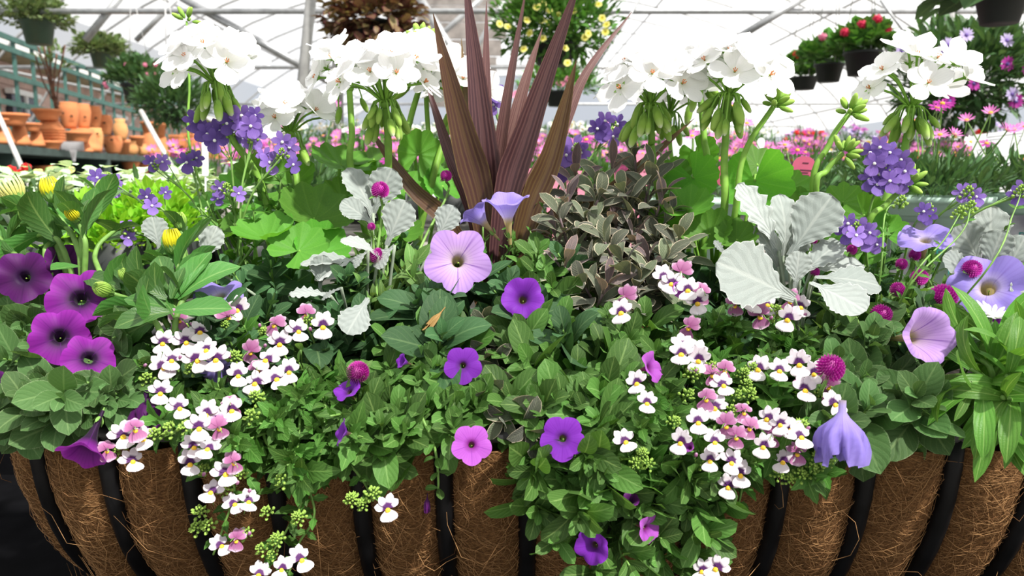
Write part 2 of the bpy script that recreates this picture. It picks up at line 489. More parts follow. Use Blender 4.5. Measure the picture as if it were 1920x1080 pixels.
# ------------------------------------------------------------------ leaf templates (base at origin, along +Y, face +Z)
def blade(mat, W=0.4, peak=0.5, n=6, across=4, fold=0.25, curl=0.3, serr=0.0, nserr=6, wave=0.0, petiole=0.0, blunt=0.5, twist=0.0, quilt=0.0, base=0.0, seed=0):
    """unit-length leaf; W full width; peak where widest; curl total droop angle (rad)"""
    mb = MB(); vs = []; uvs = []
    rr = random.Random(seed)
    y = z = 0.0; ang = curl * -0.35
    cols = across + 1
    for i in range(n + 1):
        t = i / n
        if t < petiole:
            w = 0.035
        else:
            q = (t - petiole) / (1 - petiole)
            if q < peak:
                w = math.sin(PI / 2 * (base + (1 - base) * q / peak)) ** 0.9
            else:
                w = max(0.0, math.cos(PI / 2 * (q - peak) / (1 - peak))) ** blunt
            w = max(w * W / 2, 0.012 if i < n else 0.004)
        if serr and 0 < i < n:
            w *= 1 + serr * (1 if i % 2 else -1)
        tw = twist * t
        for j in range(cols):
            s = -1 + 2 * j / across
            zz = fold * abs(s) ** 1.3 * w + (wave * math.sin(t * nserr * 3 + s * 2) * abs(s) * W * 0.5) + (rr.uniform(-1, 1) * quilt if 0 < i < n else 0)
            xx = s * w
            x2 = xx * math.cos(tw) - zz * math.sin(tw)
            z2 = xx * math.sin(tw) + zz * math.cos(tw)
            vs.append((x2, y - z2 * math.sin(-ang), z + z2 * math.cos(ang)))
            uvs.append((0.5 + 0.5 * s, t))
        y += math.cos(ang) / n; z -= math.sin(ang) / n
        ang += curl / n
    fs = [(i * cols + j, i * cols + j + 1, (i + 1) * cols + j + 1, (i + 1) * cols + j) for i in range(n) for j in range(across)]
    return mb.add(vs, fs, uvs)


def variants(key, mat, k=3, **kw):
    out = []
    c0 = kw.pop('curl', 0.4)
    for i in range(k):
        out.append(blade(mat, curl=c0 * (0.35 + 0.9 * i), seed=i, **kw))
    return out


LV = {}   # species -> list of meshes
def reg(key, matkey, name='leaf', k=3, **kw):
    LV[key] = [mb.build(key + '_' + name, MT[matkey]) for mb in variants(key, matkey, k, **kw)]


reg('calib', 'calib', W=0.46, peak=0.60, blunt=0.42, fold=0.22, curl=0.5, n=8)
reg('petunia', 'petunia', W=0.62, peak=0.5, blunt=0.55, n=8, fold=0.18, curl=0.5)
reg('dkpet', 'dkpet', W=0.55, peak=0.5, blunt=0.55, n=8, fold=0.2, curl=0.5)
reg('nemesia', 'nemesia', W=0.46, peak=0.4, blunt=1.0, fold=0.25, curl=0.5, serr=0.13, n=8, across=2)
reg('osteo', 'osteo', W=0.44, peak=0.62, blunt=0.8, fold=0.3, curl=0.55, serr=0.05, n=9, base=0.15)
reg('strap', 'strap', W=0.20, peak=0.62, blunt=0.7, fold=0.25, curl=0.8, n=8, base=0.2)
reg('gomph', 'gomph', W=0.42, peak=0.42, blunt=1.0, fold=0.25, curl=0.6, n=7)
reg('sage', 'sage', W=0.40, peak=0.52, blunt=0.55, fold=0.2, curl=0.8, n=7, petiole=0.15, quilt=0.006)
reg('sagepink', 'sagepink', W=0.30, peak=0.52, blunt=0.6, fold=0.35, curl=0.4, n=7, petiole=0.15, quilt=0.006)
reg('lamium', 'lamium', W=0.72, peak=0.4, blunt=0.8, fold=0.12, curl=0.5, serr=0.05, n=7)
reg('bgleaf', 'bgleaf', W=0.3, peak=0.5, blunt=0.8, fold=0.2, curl=0.5, n=4, across=2)
reg('bgdark', 'bgdark', W=0.4, peak=0.5, blunt=0.8, fold=0.2, curl=0.5, n=4, across=2)


def dusty_leaf(seed, W=0.55, lobes=5, depth=0.18, curl=0.5):
    rr = random.Random(seed)
    n = 34; across = 6; cols = across + 1
    mb = MB(); vs = []; uvs = []; y = z = 0; ang = -curl * 0.3
    ph = rr.uniform(0, 1)
    for i in range(n + 1):
        t = i / n
        q = max(0, (t - 0.16) / 0.84)
        w = 0.05 + 0.05 * t if t < 0.16 else (0.055 + (math.sin(PI / 2 * min(1, q / 0.6)) ** 1.4) * W / 2) if q < 0.6 else (0.055 + W / 2) * max(0, math.cos(PI / 2 * (q - 0.6) / 0.4)) ** 0.5
        for j in range(cols):
            s = -1 + 2 * j / across
            sc = 1 - depth * (0.5 + 0.5 * math.cos(2 * PI * (q * lobes + ph + (0.2 if s > 0 else 0)))) * min(1, q * 4) * (1 if t < 0.97 else 0.3)
            sc2 = 1 + 0.05 * math.sin(2 * PI * (q * lobes * 3.3 + ph))
            ww = max(w, 0.006) * (1 - (1 - sc * sc2) * abs(s) ** 2)
            zz = 0.10 * abs(s) ** 1.5 * w + 0.018 * math.sin(q * lobes * 6.28 + s * 1.5) * abs(s) ** 2 + rr.uniform(-1, 1) * 0.0015
            vs.append((s * ww, y + zz * math.sin(ang), z + zz * math.cos(ang))); uvs.append((0.5 + 0.5 * s, t))
        y += math.cos(ang) / n; z -= math.sin(ang) / n; ang += curl / n
    fs = [(i * cols + j, i * cols + j + 1, (i + 1) * cols + j + 1, (i + 1) * cols + j) for i in range(n) for j in range(across)]
    return mb.add(vs, fs, uvs).build('dusty_leaf', MT['dusty'])


LV['dusty'] = [dusty_leaf(1, 0.52, 5, 0.10, 0.4), dusty_leaf(2, 0.46, 5, 0.18, 0.8), dusty_leaf(3, 0.62, 6, 0.08, 0.25), dusty_leaf(4, 0.30, 5, 0.30, 0.6)]


def ger_leaf(seed, cup=0.25):
    """round scalloped blade, radius 1, centre at origin, petiole attaches at origin, facing +Z"""
    rr = random.Random(seed)
    nth = 54; rings = 5
    mb = MB(); vs = []; uvs = []
    a0 = math.radians(18)
    ph = [rr.uniform(0.9, 1.08) for _ in range(12)]
    for k in range(rings + 1):
        q = k / rings
        for i in range(nth + 1):
            f = i / nth
            th = -PI / 2 + a0 + f * (2 * PI - 2 * a0)
            lob = abs(math.sin(f * 9 * PI))
            lob2 = abs(math.sin(f * 27 * PI))
            r = q * (0.88 + 0.10 * lob * q + 0.025 * lob2 * q) * (1 + (ph[int(f * 9) % 12] - 1) * q * 0.5)
            zz = cup * q * q - 0.05 * math.cos(f * 18 * PI) * q * q + 0.06 * math.sin(f * 5 + seed) * q
            vs.append((r * math.cos(th), r * math.sin(th), zz)); uvs.append((f, q))
    c = nth + 1
    fs = [(k * c + i, k * c + i + 1, (k + 1) * c + i + 1, (k + 1) * c + i) for k in range(rings) for i in range(nth)]
    return mb.add(vs, fs, uvs).build('geranium_leaf', MT['ger'])


LV['ger'] = [ger_leaf(1, 0.25), ger_leaf(2, 0.45), ger_leaf(3, 0.1)]


# ------------------------------------------------------------------ flower templates (facing +Z, up +Y)
def funnel(mat, tube=0.9, r1=0.2, notch=0.1, lobep=0.5, flat=0.10, ruffle=0.05, back=0.0, seed=0, n=50, name='petunia_flower'):
    """unit-radius trumpet; throat opening at z=0"""
    rr = random.Random(seed)
    mb = MB(); vs = []; uvs = []
    rings = [(-tube, 0.07, 0.0), (-tube * 0.7, 0.085, 0.08), (-tube * 0.35, 0.13, 0.18), (-0.12, r1 * 0.8, 0.26), (0.0, r1, 0.34)]
    for i in range(1, 8):
        q = i / 7
        rings.append((flat * math.sin(q * 1.7) - back * q * q, r1 + (1 - r1) * q, 0.34 + 0.66 * q))
    p1 = rr.uniform(0, 6)
    for (z, r, v) in rings:
        k = max(0, (v - 0.34) / 0.66)
        for j in range(n):
            f = j / n
            th = 2 * PI * f + PI / 2 + PI / 5
            lob = abs(math.cos(2.5 * (2 * PI * f))) ** lobep * 0.8 + 0.2 * abs(math.cos(2.5 * (2 * PI * f))) ** 6
            rad = r * (1 - notch * (1 - lob) * k)
            zz = z - 0.05 * (1 - lob) * k + ruffle * math.sin(th * 3 + p1) * k * k + ruffle * 0.6 * math.sin(th * 7 + p1 * 2) * k * k
            vs.append((rad * math.cos(th), rad * math.sin(th), zz)); uvs.append((f + 0.5 / 5, v))
    k = len(rings)
    fs = [(i * n + j, i * n + (j + 1) % n, (i + 1) * n + (j + 1) % n, (i + 1) * n + j) for i in range(k - 1) for j in range(n)]
    # fix seam of uv by duplicating nothing: fract of u wraps evenly on five lobes
    mb.add(vs, fs, uvs)
    mb.blob((0.02, -0.02, -0.16), (0.03, 0.03), n=6, k=4, mat=1)
    mb.tube([(0, 0, -0.5), (0.02, -0.02, -0.16)], 0.012, 5, 1)
    return mb.build(name, [mat, MT['gbud']])


def calyx_mesh():
    mb = MB()
    mb.tube([(0, 0, -1.35), (0, 0.02, -1.12), (0, 0, -0.9)], [0.035, 0.04, 0.075], 6)
    for k in range(5):
        a = 2 * PI * k / 5
        b = blade(None, W=0.35, n=4, across=2, curl=0.3)
        mb.addmb(b, lframe(V(0.06 * math.cos(a), 0.06 * math.sin(a), -0.95), (math.cos(a) * 0.45, math.sin(a) * 0.45, 0.9), (math.cos(a), math.sin(a), 0), 0.4))
    return mb.build('calyx', MT['stem'])


CALYX = calyx_mesh()
FL = {}
for key, mk in (('lav', 'lavpet'), ('blue', 'bluepet'), ('pur', 'purpet'), ('dkpur', 'dkpurpet')):
    FL[key] = [funnel(MT[mk], 0.95, 0.2, 0.24, 0.6, 0.16, 0.05, seed=1), funnel(MT[mk], 0.9, 0.22, 0.18, 0.6, 0.12, 0.13, seed=2), funnel(MT[mk], 1.2, 0.25, 0.1, 0.6, 0.75, 0.10, seed=3)]
for key, mk in (('calpur', 'calpur'), ('calmag', 'calmag')):
    FL[key] = [funnel(MT[mk], 0.8, 0.17, 0.20, 0.45, 0.06, 0.03, seed=4, name='calibrachoa_flower'), funnel(MT[mk], 0.8, 0.2, 0.14, 0.5, 0.35, 0.10, seed=5, name='calibrachoa_flower'),
               funnel(MT[mk], 1.0, 0.25, 0.1, 0.5, 0.8, 0.10, seed=6, name='calibrachoa_flower')]
FL['yel'] = [funnel(MT['yelpet'], 0.6, 0.2, 0.12, 0.5, 0.08, 0.03, n=20, name='calibrachoa_flower')]
FL['pinkcal'] = [funnel(MT['pinkpet'], 0.6, 0.2, 0.12, 0.5, 0.08, 0.03, n=20, name='calibrachoa_flower')]


def wilted(mat, seed):
    """hanging faded petunia: closed crumpled skirt, opening towards +Z"""
    rr = random.Random(seed)
    mb = MB(); vs = []; uvs = []; n = 40; K = 10
    for i in range(K + 1):
        t = i / K
        q_ = min(1, max(0, (t - 0.18) / 0.4)); r = 0.10 + 0.48 * q_ * q_ * (3 - 2 * q_) - 0.25 * max(0, t - 0.75)
        for j in range(n):
            th = 2 * PI * j / n
            k = max(0, t - 0.35)
            rad = r * (1 + 0.55 * k * math.sin(5 * th + seed) + 0.45 * k * math.sin(11 * th + 2 * seed + t * 5))
            vs.append((rad * math.cos(th), rad * math.sin(th) * 0.8, -0.9 + 1.5 * t + 0.3 * k * math.sin(5 * th + 1) + 0.1 * k * math.sin(13 * th))); uvs.append((j / n, 0.3 + 0.7 * t))
    fs = [(i * n + j, i * n + (j + 1) % n, (i + 1) * n + (j + 1) % n, (i + 1) * n + j) for i in range(K) for j in range(n)]
    return mb.add(vs, fs, uvs).build('wilted_petunia_flower', mat)


def petal(W, cup=0.2, n=6, across=4, lobed=0.0, ruf=0.0, blunt=0.45, peak=0.62):
    """unit petal along +Y with v along it"""
    mb = MB(); vs = []; uvs = []; c = across + 1
    for i in range(n + 1):
        t = i / n
        w = (0.10 + (1 - 0.10) * math.sin(PI / 2 * t / peak) if t < peak else max(0.0, math.cos(PI / 2 * (t - peak) / (1 - peak))) ** blunt) * W / 2
        w = max(w, 0.03)
        for j in range(c):
            s = -1 + 2 * j / across
            yy = t * (1 - lobed * (1 - abs(s)) ** 2 * (t > 0.6) * (t - 0.6) / 0.4)
            vs.append((s * w, yy, cup * (t * t * 0.5 + (s * w) ** 2) + ruf * math.sin(s * 6 + t * 5) * t)); uvs.append((0.5 + 0.5 * s, t))
    fs = [(i * c + j, i * c + j + 1, (i + 1) * c + j + 1, (i + 1) * c + j) for i in range(n) for j in range(across)]
    return mb.add(vs, fs, uvs)


def rotz(a): return Matrix.Rotation(a, 4, 'Z')
def rotx(a): return Matrix.Rotation(a, 4, 'X')


def ger_floret(seed, cup):
    rr = random.Random(seed)
    mb = MB()
    for k, a in enumerate((0, 62, 140, 220, 298)):
        p = petal(0.80, 0.25, 7, 4, 0.08, 0.03, blunt=0.5)
        sc = rr.uniform(0.92, 1.06)
        mb.addmb(p, rotz(math.radians(a + rr.uniform(-6, 6))) @ Matrix.Translation((0, 0.04, 0.003 * k)) @ rotx(cup + rr.uniform(-0.12, 0.16)) @ Matrix.Scale(sc, 4))
    for k in range(5):
        a = k * 1.256
        mb.tube([(0, 0, 0), (0.07 * math.cos(a), 0.07 * math.sin(a), 0.16)], 0.014, 4, 1)
        mb.blob((0.07 * math.cos(a), 0.07 * math.sin(a), 0.17), (0.026, 0.03), n=5, k=3, mat=1)
    for k in range(5):
        a = k * 1.256 + 0.6
        mb.addmb(blade(None, W=0.4, n=3, across=2, curl=0.4), lframe(V(0, 0, -0.12), (math.cos(a), math.sin(a), 0.5), (0, 0, 1), 0.32), 2)
    return mb.build('geranium_floret', [MT['gerpet'], MT['stamen'], MT['gstem']])


FL['ger'] = [ger_floret(1, 0.15), ger_floret(2, 0.45), ger_floret(3, -0.05)]


def ger_bud(op):
    mb = MB()
    prof = [(0.001, -1.0)] + [(0.36 * math.sin(PI * (0.08 + 0.84 * t)) ** 0.8, -1 + 2 * t) for t in [0.1, 0.25, 0.45, 0.65, 0.82, 0.93]] + [(0.001, 1.0)]
    mb.lathe(prof, 8)
    for k in range(4):
        a = k * PI / 2
        mb.addmb(blade(None, W=0.45, n=4, across=2, curl=-0.3), lframe(V(0.1 * math.cos(a), 0.1 * math.sin(a), -0.95), (0.30 * math.cos(a), 0.30 * math.sin(a), 1), (math.cos(a), math.sin(a), 0), 0.85), 1)
    return mb.build('geranium_bud', [MT['bud'] if op else MT['gbud'], MT['gstem']])


FL['gerbud'] = [ger_bud(True), ger_bud(False)]


def nem_flower(seed, open_=1.0):
    """two-lipped: four upper lobes and a notched lower lip; mauve backs are a second skin"""
    rr = random.Random(seed)
    mb = MB()
    for k, a in enumerate((64, 22, -22, -64)):
        p = petal(0.62 if abs(a) > 40 else 0.56, 0.10, 6, 4, 0.0, 0.03, 0.5)
        ln = (0.88 if abs(a) > 40 else 1.0) * rr.uniform(0.93, 1.06)
        M = rotz(math.radians(a + rr.uniform(-6, 6))) @ Matrix.Translation((0, 0.02, 0.01 * k)) @ rotx(-0.15 * open_ + (1 - open_) * 0.9 + rr.uniform(-0.12, 0.12)) @ Matrix.Scale(ln, 4)
        mb.addmb(p, M)
        mb.addmb(p, Matrix.Translation((0, 0, -0.035)) @ M @ Matrix.Scale(1.0, 4), 2)
    lip = petal(1.25, 0.06, 7, 8, 0.16, 0.06, 0.42, 0.66)
    M = rotz(PI) @ Matrix.Translation((0, 0.05, 0.10)) @ rotx(0.30 + rr.uniform(-0.1, 0.2)) @ Matrix.Scale(0.98, 4)
    mb.addmb(lip, M, 1)
    mb.addmb(lip, Matrix.Translation((0, 0, -0.035)) @ M, 2)
    mb.tube([(0, -0.02, -0.02), (0, -0.15, -0.30), (0, -0.3, -0.42)], [0.12, 0.07, 0.03], 6, 2)
    mb.tube([(0, 0, -0.1), (0, -0.2, -0.7), (0, -0.6, -1.1)], 0.03, 4, 3)
    return mb.build('nemesia_flower', [MT['nempet'], MT['nemlip'], MT['nemback'], MT['stem']])


FL['nem'] = [nem_flower(1), nem_flower(2, 0.9), nem_flower(3, 0.75), nem_flower(4, 0.45)]
_mb = MB(); _mb.blob((0, -0.17, 0.17), (0.19, 0.13), (0, -0.2, 1), 10, 6); _mb.blob((0.07, -0.2, 0.22), (0.1, 0.08), (0, 0, 1), 8, 4); _mb.blob((-0.07, -0.2, 0.22), (0.1, 0.08), (0, 0, 1), 8, 4)
NEMTHROAT = _mb.build('nemesia_throat', MT['yellow'])


def nem_pinkbud():
    mb = MB()
    mb.blob((0, 0, 0), (0.32, 0.45), (0.2, 0.3, 1), 8, 6)
    mb.tube([(0, 0, -0.4), (0.05, -0.2, -1.0)], 0.05, 4, 1)
    return mb.build('nemesia_bud', [MT['nemback'], MT['stem']])


FL['nembud'] = [nem_pinkbud()]


def bud_cluster(seed, n=26):
    rr = random.Random(seed)
    mb = MB()
    for k in range(n):
        ph = k * 2.4; t = k / n
        r = 0.15 + 0.75 * t; z = 0.9 - 1.6 * t ** 1.3
        c = V(r * math.cos(ph), r * math.sin(ph), z)
        s = 0.13 + 0.10 * t
        mb.blob(c, (s, s * 1.35), (math.cos(ph) * t, math.sin(ph) * t, 0.8), 5, 4)
        mb.tube([(0, 0, z - 0.5), c * 0.6 + V(0, 0, z * 0.3), c], 0.03, 3)
        if rr.random() < 0.5:
            mb.addmb(blade(None, W=0.35, n=3, across=2), lframe(c * 0.7, (math.cos(ph), math.sin(ph), 0.5), (0, 0, 1), 0.55))
    return mb.build('bud_cluster', MT['gbud'])


FL['budcl'] = [bud_cluster(1), bud_cluster(2, 18)]


def violet_flower(mat, seed):
    rr = random.Random(seed)
    mb = MB()
    for a, l, w in ((32, 0.85, 0.62), (-32, 0.85, 0.62), (95, 0.85, 0.6), (-95, 0.85, 0.6), (180, 1.05, 0.95)):
        p = petal(w, 0.15, 5, 4, 0.05 if a == 180 else 0, 0.02, 0.45)
        mb.addmb(p, rotz(math.radians(a + rr.uniform(-8, 8))) @ Matrix.Translation((0, 0.03, rr.uniform(0, 0.04))) @ rotx(rr.uniform(-0.2, 0.25)) @ Matrix.Scale(l, 4))
    mb.tube([(0, 0, 0), (0, 0, -0.3), (0, -0.1, -0.8)], [0.12, 0.08, 0.03], 6, 1)
    return mb.build('violet_flower', [mat, MT['stem']])


FL['vio'] = [violet_flower(MT['violet'], 1), violet_flower(MT['violet'], 2), violet_flower(MT['dkviolet'], 3)]
_mb = MB(); _mb.blob((0, -0.06, 0.07), (0.13, 0.09), (0, 0, 1), 8, 5)
VIODOT = _mb.build('white_eye', MT['white'])


def gom_head():
    mb = MB(); n = 190
    for i in range(n):
        z = 1 - 1.75 * (i + 0.5) / n
        r = math.sqrt(max(0, 1 - z * z)); a = i * 2.39996
        d = V(r * math.cos(a), r * math.sin(a), z * 1.05)
        b = blade(None, W=0.5, n=3, across=2, curl=-0.3)
        mb.addmb(b, lframe(d * 0.66, d + V(0, 0, 0.2), (d.y, -d.x, 0.3), 0.52))
    mb.blob((0, 0, 0), (0.66, 0.70), (0, 0, 1), 12, 8)
    return mb.build('globe_head', MT['gomhead'])


FL['gom'] = [gom_head()]


def osteo_bud(mk, openness):
    mb = MB(); n = 18
    for k in range(n):
        a = 2 * PI * k / n
        vs = []; uvs = []
        for i in range(7):
            t = i / 6
            rad = (0.55 + 0.45 * math.sin(PI * min(t * 1.15, 1) * 0.55)) * (1 - (0.62 * (1 - openness)) * t ** 2.2) * (1 + openness * t * 0.25)
            hw = 0.125 * (1 - 0.75 * t ** 3) * rad
            for s in (-1, 0, 1):
                aa = a + s * hw / max(rad, 0.1) * 1.25
                rr_ = rad + (0.06 if s == 0 else -0.02)
                vs.append((rr_ * math.cos(aa), rr_ * math.sin(aa), -0.6 + 1.9 * t)); uvs.append((0.5 + 0.5 * s, t))
        mb.add(vs, [(i * 3 + j, i * 3 + j + 1, i * 3 + j + 4, i * 3 + j + 3) for i in range(6) for j in range(2)], uvs)
    return mb.build('bud_petals', MT[mk])


FL['ybud'] = [osteo_bud('ybud', 0.15), osteo_bud('cbud', 0.75)]
FL['gob'] = [osteo_bud('gbud', 0.0)]


def osteo_cup():
    mb = MB()
    mb.lathe([(0.001, -1.1), (0.3, -1.05), (0.62, -0.8), (0.72, -0.5), (0.66, -0.3)], 14)
    for k in range(14):
        a = 2 * PI * k / 14
        mb.addmb(blade(None, W=0.35, n=4, across=2, curl=-0.5), lframe(V(0.62 * math.cos(a), 0.62 * math.sin(a), -0.85), (math.cos(a) * 0.35, math.sin(a) * 0.35, 1), (math.cos(a), math.sin(a), 0), 0.8))
    return mb.build('calyx_cup', MT['stem'])


OCUP = osteo_cup()


def daisy(raymat, disc, n=16, W=0.28, cup=0.15, seed=0, name='daisy_flower', m=3, drop=0.0, stem=True):
    rr = random.Random(seed)
    mb = MB()
    for k in range(n):
        p = petal(W, 0.05, m, 2, 0, 0, 0.6, 0.7)
        mb.addmb(p, rotz(2 * PI * k / n + rr.uniform(-0.08, 0.08)) @ Matrix.Translation((0, 0.15, 0)) @ rotx(cup + rr.uniform(-0.15, 0.15) - drop) @ Matrix.Scale(0.85 * rr.uniform(0.9, 1.05), 4))
    mb.lathe([(0.26, -0.02), (0.24, 0.08), (0.14, 0.15), (0.001, 0.17)], 8, 1)
    if stem: mb.tube([(0, 0, 0), (0.05, 0.05, -1.2), (0, 0.2, -3.0)], 0.05, 3, 2)
    return mb.build(name, [raymat, disc, MT['stem']])


FL['pinkd'] = [daisy(MT['pinkray'], MT['orange'], 15, seed=1), daisy(MT['pinkray'], MT['orange'], 14, cup=0.5, seed=2), daisy(MT['magray'], MT['orange'], 14, cup=-0.1, seed=3)]
FL['whited'] = [daisy(MT['whiteray'], MT['yellow'], 13, W=0.4, seed=1), daisy(MT['whiteray'], MT['yellow'], 13, W=0.4, cup=-0.2, seed=2)]
FL['ostp'] = [daisy(MT['magray'], MT['dkviolet'], 14, W=0.36, cup=0.05, seed=1, name='osteospermum_flower', stem=False), daisy(MT['palelilac'], MT['dkviolet'], 14, W=0.36, cup=0.1, seed=2, name='osteospermum_flower', stem=False)]
FL['whiteost'] = [daisy(MT['whiteray'], MT['whiteray'], 22, W=0.24, cup=0.25, seed=5, m=5, name='white_flower')]


def ball_cluster(mat, seed, n=26, name='flower_cluster'):
    rr = random.Random(seed); mb = MB()
    for k in range(n):
        z = 1 - 1.5 * (k + 0.5) / n; r = math.sqrt(1 - z * z); a = k * 2.4
        d = V(r * math.cos(a), r * math.sin(a), z)
        mb.addmb(petal(0.9, 0.2, 3, 2), mframe(d * 0.7, d + V(rr.uniform(-.4, .4), rr.uniform(-.4, .4), rr.uniform(-.4, .4)), (rr.uniform(-1, 1), rr.uniform(-1, 1), 0.3), 0.5) @ Matrix.Translation((0, -0.5, 0)))
    mb.blob((0, 0, 0), (0.6, 0.6), n=8, k=5)
    return mb.build(name, mat)


FL['redball'] = [ball_cluster(MT['crimson'], 1)]
FL['scarlet'] = [ball_cluster(MT['red'], 2)]
FL['pinkball'] = [ball_cluster(MT['pinkpet'], 3, 12)]


def leafmass(name, matkey, n, sampler, size, W=0.3, seed=0, curl=0.5, updir=0.4, three=False):
    """many leaves joined in one mesh; sampler(rr) -> (pos, outward dir)"""
    rr = random.Random(seed)
    vs_ = []; uv_ = []; fs_ = []
    temps = []
    for k in range(3):
        b = blade(None, W=W, n=3, across=2, curl=curl * (0.4 + 0.6 * k), peak=0.5, blunt=0.8)
        temps.append((np.array(b.v), b.uv, np.array(b.f)))
    off = 0
    for i in range(n):
        p, d = sampler(rr)
        d = (Vector(d).normalized() + V(rr.uniform(-.7, .7), rr.uniform(-.7, .7), rr.uniform(-.5, .7) + updir)).normalized()
        M = np.array(lframe(p, d, V(rr.uniform(-.5, .5), rr.uniform(-.5, .5), 1), size * rr.uniform(0.6, 1.25)))
        tv, tu, tf = temps[i % 3]
        vs_.append(tv @ M[:3, :3].T + M[:3, 3]); uv_.extend(tu); fs_.append(tf + off); off += len(tv)
    mb = MB()
    mb.v = [tuple(x) for x in np.concatenate(vs_)]; mb.uv = uv_
    mb.f = [tuple(int(q) for q in x) for x in np.concatenate(fs_)]; mb.m = [0] * len(mb.f)
    return mb.build(name, MT[matkey])


def dome(rx, ry, rz, z0=0.0, shell=0.55, full=False):
    def f(rr):
        while True:
            d = V(rr.gauss(0, 1), rr.gauss(0, 1), rr.gauss(0, 1)).normalized()
            if full or d.z > -0.15: break
        q = rr.uniform(shell, 1)
        return V(d.x * rx * q, d.y * ry * q, z0 + d.z * rz * q), d
    return f
# ------------------------------------------------------------------ greenhouse shell
m_floor = plain('gravel', (0.30, 0.28, 0.25), 0.9, 0.25, 25, bump=0.5)
m_pipe = plain('galvanised_pipe', (0.40, 0.41, 0.42), 0.4, 0.12, 20, metal=0.35)
m_post = plain('grey_post', (0.42, 0.42, 0.41), 0.5, 0.1, 20, metal=0.2)
m_film = bpy.data.materials.new('poly_film')
_nt, _ns, _ln = NT(m_film)
_tr = N(_nt, 'ShaderNodeBsdfTransparent'); _tr.inputs[0].default_value = (0.96, 0.97, 1.0, 1)
_tl = N(_nt, 'ShaderNodeBsdfTranslucent'); _tl.inputs[0].default_value = (0.95, 0.95, 0.95, 1)
_mx = N(_nt, 'ShaderNodeMixShader'); _mx.inputs[0].default_value = 0.34
_ou = N(_nt, 'ShaderNodeOutputMaterial')
_ln.new(_tr.outputs[0], _mx.inputs[1]); _ln.new(_tl.outputs[0], _mx.inputs[2]); _ln.new(_mx.outputs[0], _ou.inputs[0])

floor = single('floor', MB().box((0, 12, -0.03), (40, 44, 0.06)).build('floor', m_floor, False), 'grey gravel floor of the greenhouse', 'floor', kind='structure')

HW, HZ = 8.0, 4.9


def hoop_pt(th, y):
    return V(HW * math.cos(th), y, HZ * math.sin(th) ** 0.85)


ceiling = thing('ceiling', 'arched greenhouse roof of white film over metal hoops', 'roof', (0, 0, 0))
ceiling['kind'] = 'structure'
ys = [-5 + 1.5 * i for i in range(24)]
NTH = 28
hp = MB().tube([hoop_pt(PI * i / NTH, 0) if 0 < i < NTH else V(HW * (1 if i == 0 else -1), 0, 0) for i in range(NTH + 1)], 0.02, 6)
hoop_me = hp.build('hoop', m_pipe)
for y in ys:
    part('hoop', hoop_me, ceiling, Matrix.Translation((0, y, 0)))
ths = [math.radians(22 + (142 - 22) * i / 16) for i in range(17)]
fb = MB()
fb.add([hoop_pt(t, yy) + V(0, 0, 0.035) for yy in (0, 1.5) for t in ths], [(i, i + 1, i + 18, i + 17) for i in range(16)])
film_me = fb.build('film_panel', m_film)
for y in ys[:-1]:
    part('film_panel', film_me, ceiling, Matrix.Translation((0, y, 0)))
pl = MB().tube([(0, ys[0], 0), (0, ys[-1], 0)], 0.022, 6).build('purlin', m_pipe)
for thd in (28, 48, 68, 90, 112, 132, 152):
    p = hoop_pt(math.radians(thd), 0)
    part('purlin', pl, ceiling, Matrix.Translation((p.x, 0, p.z - 0.05)))
tie = MB().tube([(-HW * 0.94, 0, 0), (HW * 0.94, 0, 0)], 0.022, 8).build('tie_bar', m_pipe)
for d in (6.0, 9.0, 13.5, 19.5):
    part('tie_bar', tie, ceiling, Matrix.Translation((0, d - 0.65, 1.07 + 293 / FPX * 6.0)))


def strut(name, a, b, r, parent=None, mat=None, n=8):
    return part(name, MB().tube([a, b], r, n).build(name, mat or m_pipe), parent)


def pxline(p0, p1, Y0, Y1=None):
    Y1 = Y0 if Y1 is None else Y1
    return at(p0[0], p0[1], Y0), at(p1[0], p1[1], Y1)


for p0, p1, Y, r in (((340, -5), (630, 160), 5.4, 0.03), ((1385, 70), (1520, -12), 5.3, 0.028), ((1660, 92), (1790, 38), 5.6, 0.026), ((1100, 150), (1205, -8), 5.3, 0.010),
                     ((1650, 0), (1710, 80), 5.3, 0.010), ((1760, 0), (1795, 40), 5.3, 0.012), ((160, 75), (225, -5), 5.4, 0.028), ((255, 76), (330, 0), 7.5, 0.028), ((785, -5), (905, 185), 7.9, 0.05), ((905, -5), (800, 90), 7.9, 0.03), ((950, -5), (850, 160), 8.2, 0.03)):
    a, b = pxline(p0, p1, Y)
    strut('brace', a, b, r, ceiling)

# end wall far away: film sheet, gable vent boards
m_gable = plain('weathered_gable_board', (0.30, 0.27, 0.25), 0.8, 0.2, 6)
wall_back = thing('wall_back', 'far white film end wall of the greenhouse', 'wall', (0, ys[-1], 0)); wall_back['kind'] = 'structure'
eb = MB()
pts = [hoop_pt(PI * i / NTH, ys[-1]) if 0 < i < NTH else V(HW * (1 if i == 0 else -1), ys[-1], 0) for i in range(NTH + 1)]
eb.add(pts + [V(0, ys[-1], 0)], [(i, i + 1, NTH + 1) for i in range(NTH)])
part('film_sheet', eb.build('film_sheet', m_film), wall_back)
for x in (-6, -4, -2, 2, 4, 6):
    part('stud', MB().box((x, ys[-1] - 0.05, 1.9), (0.06, 0.06, 3.6)).build('stud', m_pipe, False), wall_back)
gv = thing('gable_vent', 'grey-brown slatted gable vent high behind the purple spike leaves', 'vent', at(850, 100, 9.0))
for k in range(9):
    a = at(770 + k * 4, -70 + k * 32, 9.0); b = at(985 - k * 9, -70 + k * 32, 9.0)
    part('slat', MB().box((a + b) / 2, ((b - a).length, 0.03, 0.19)).build('slat', m_gable, False), gv)

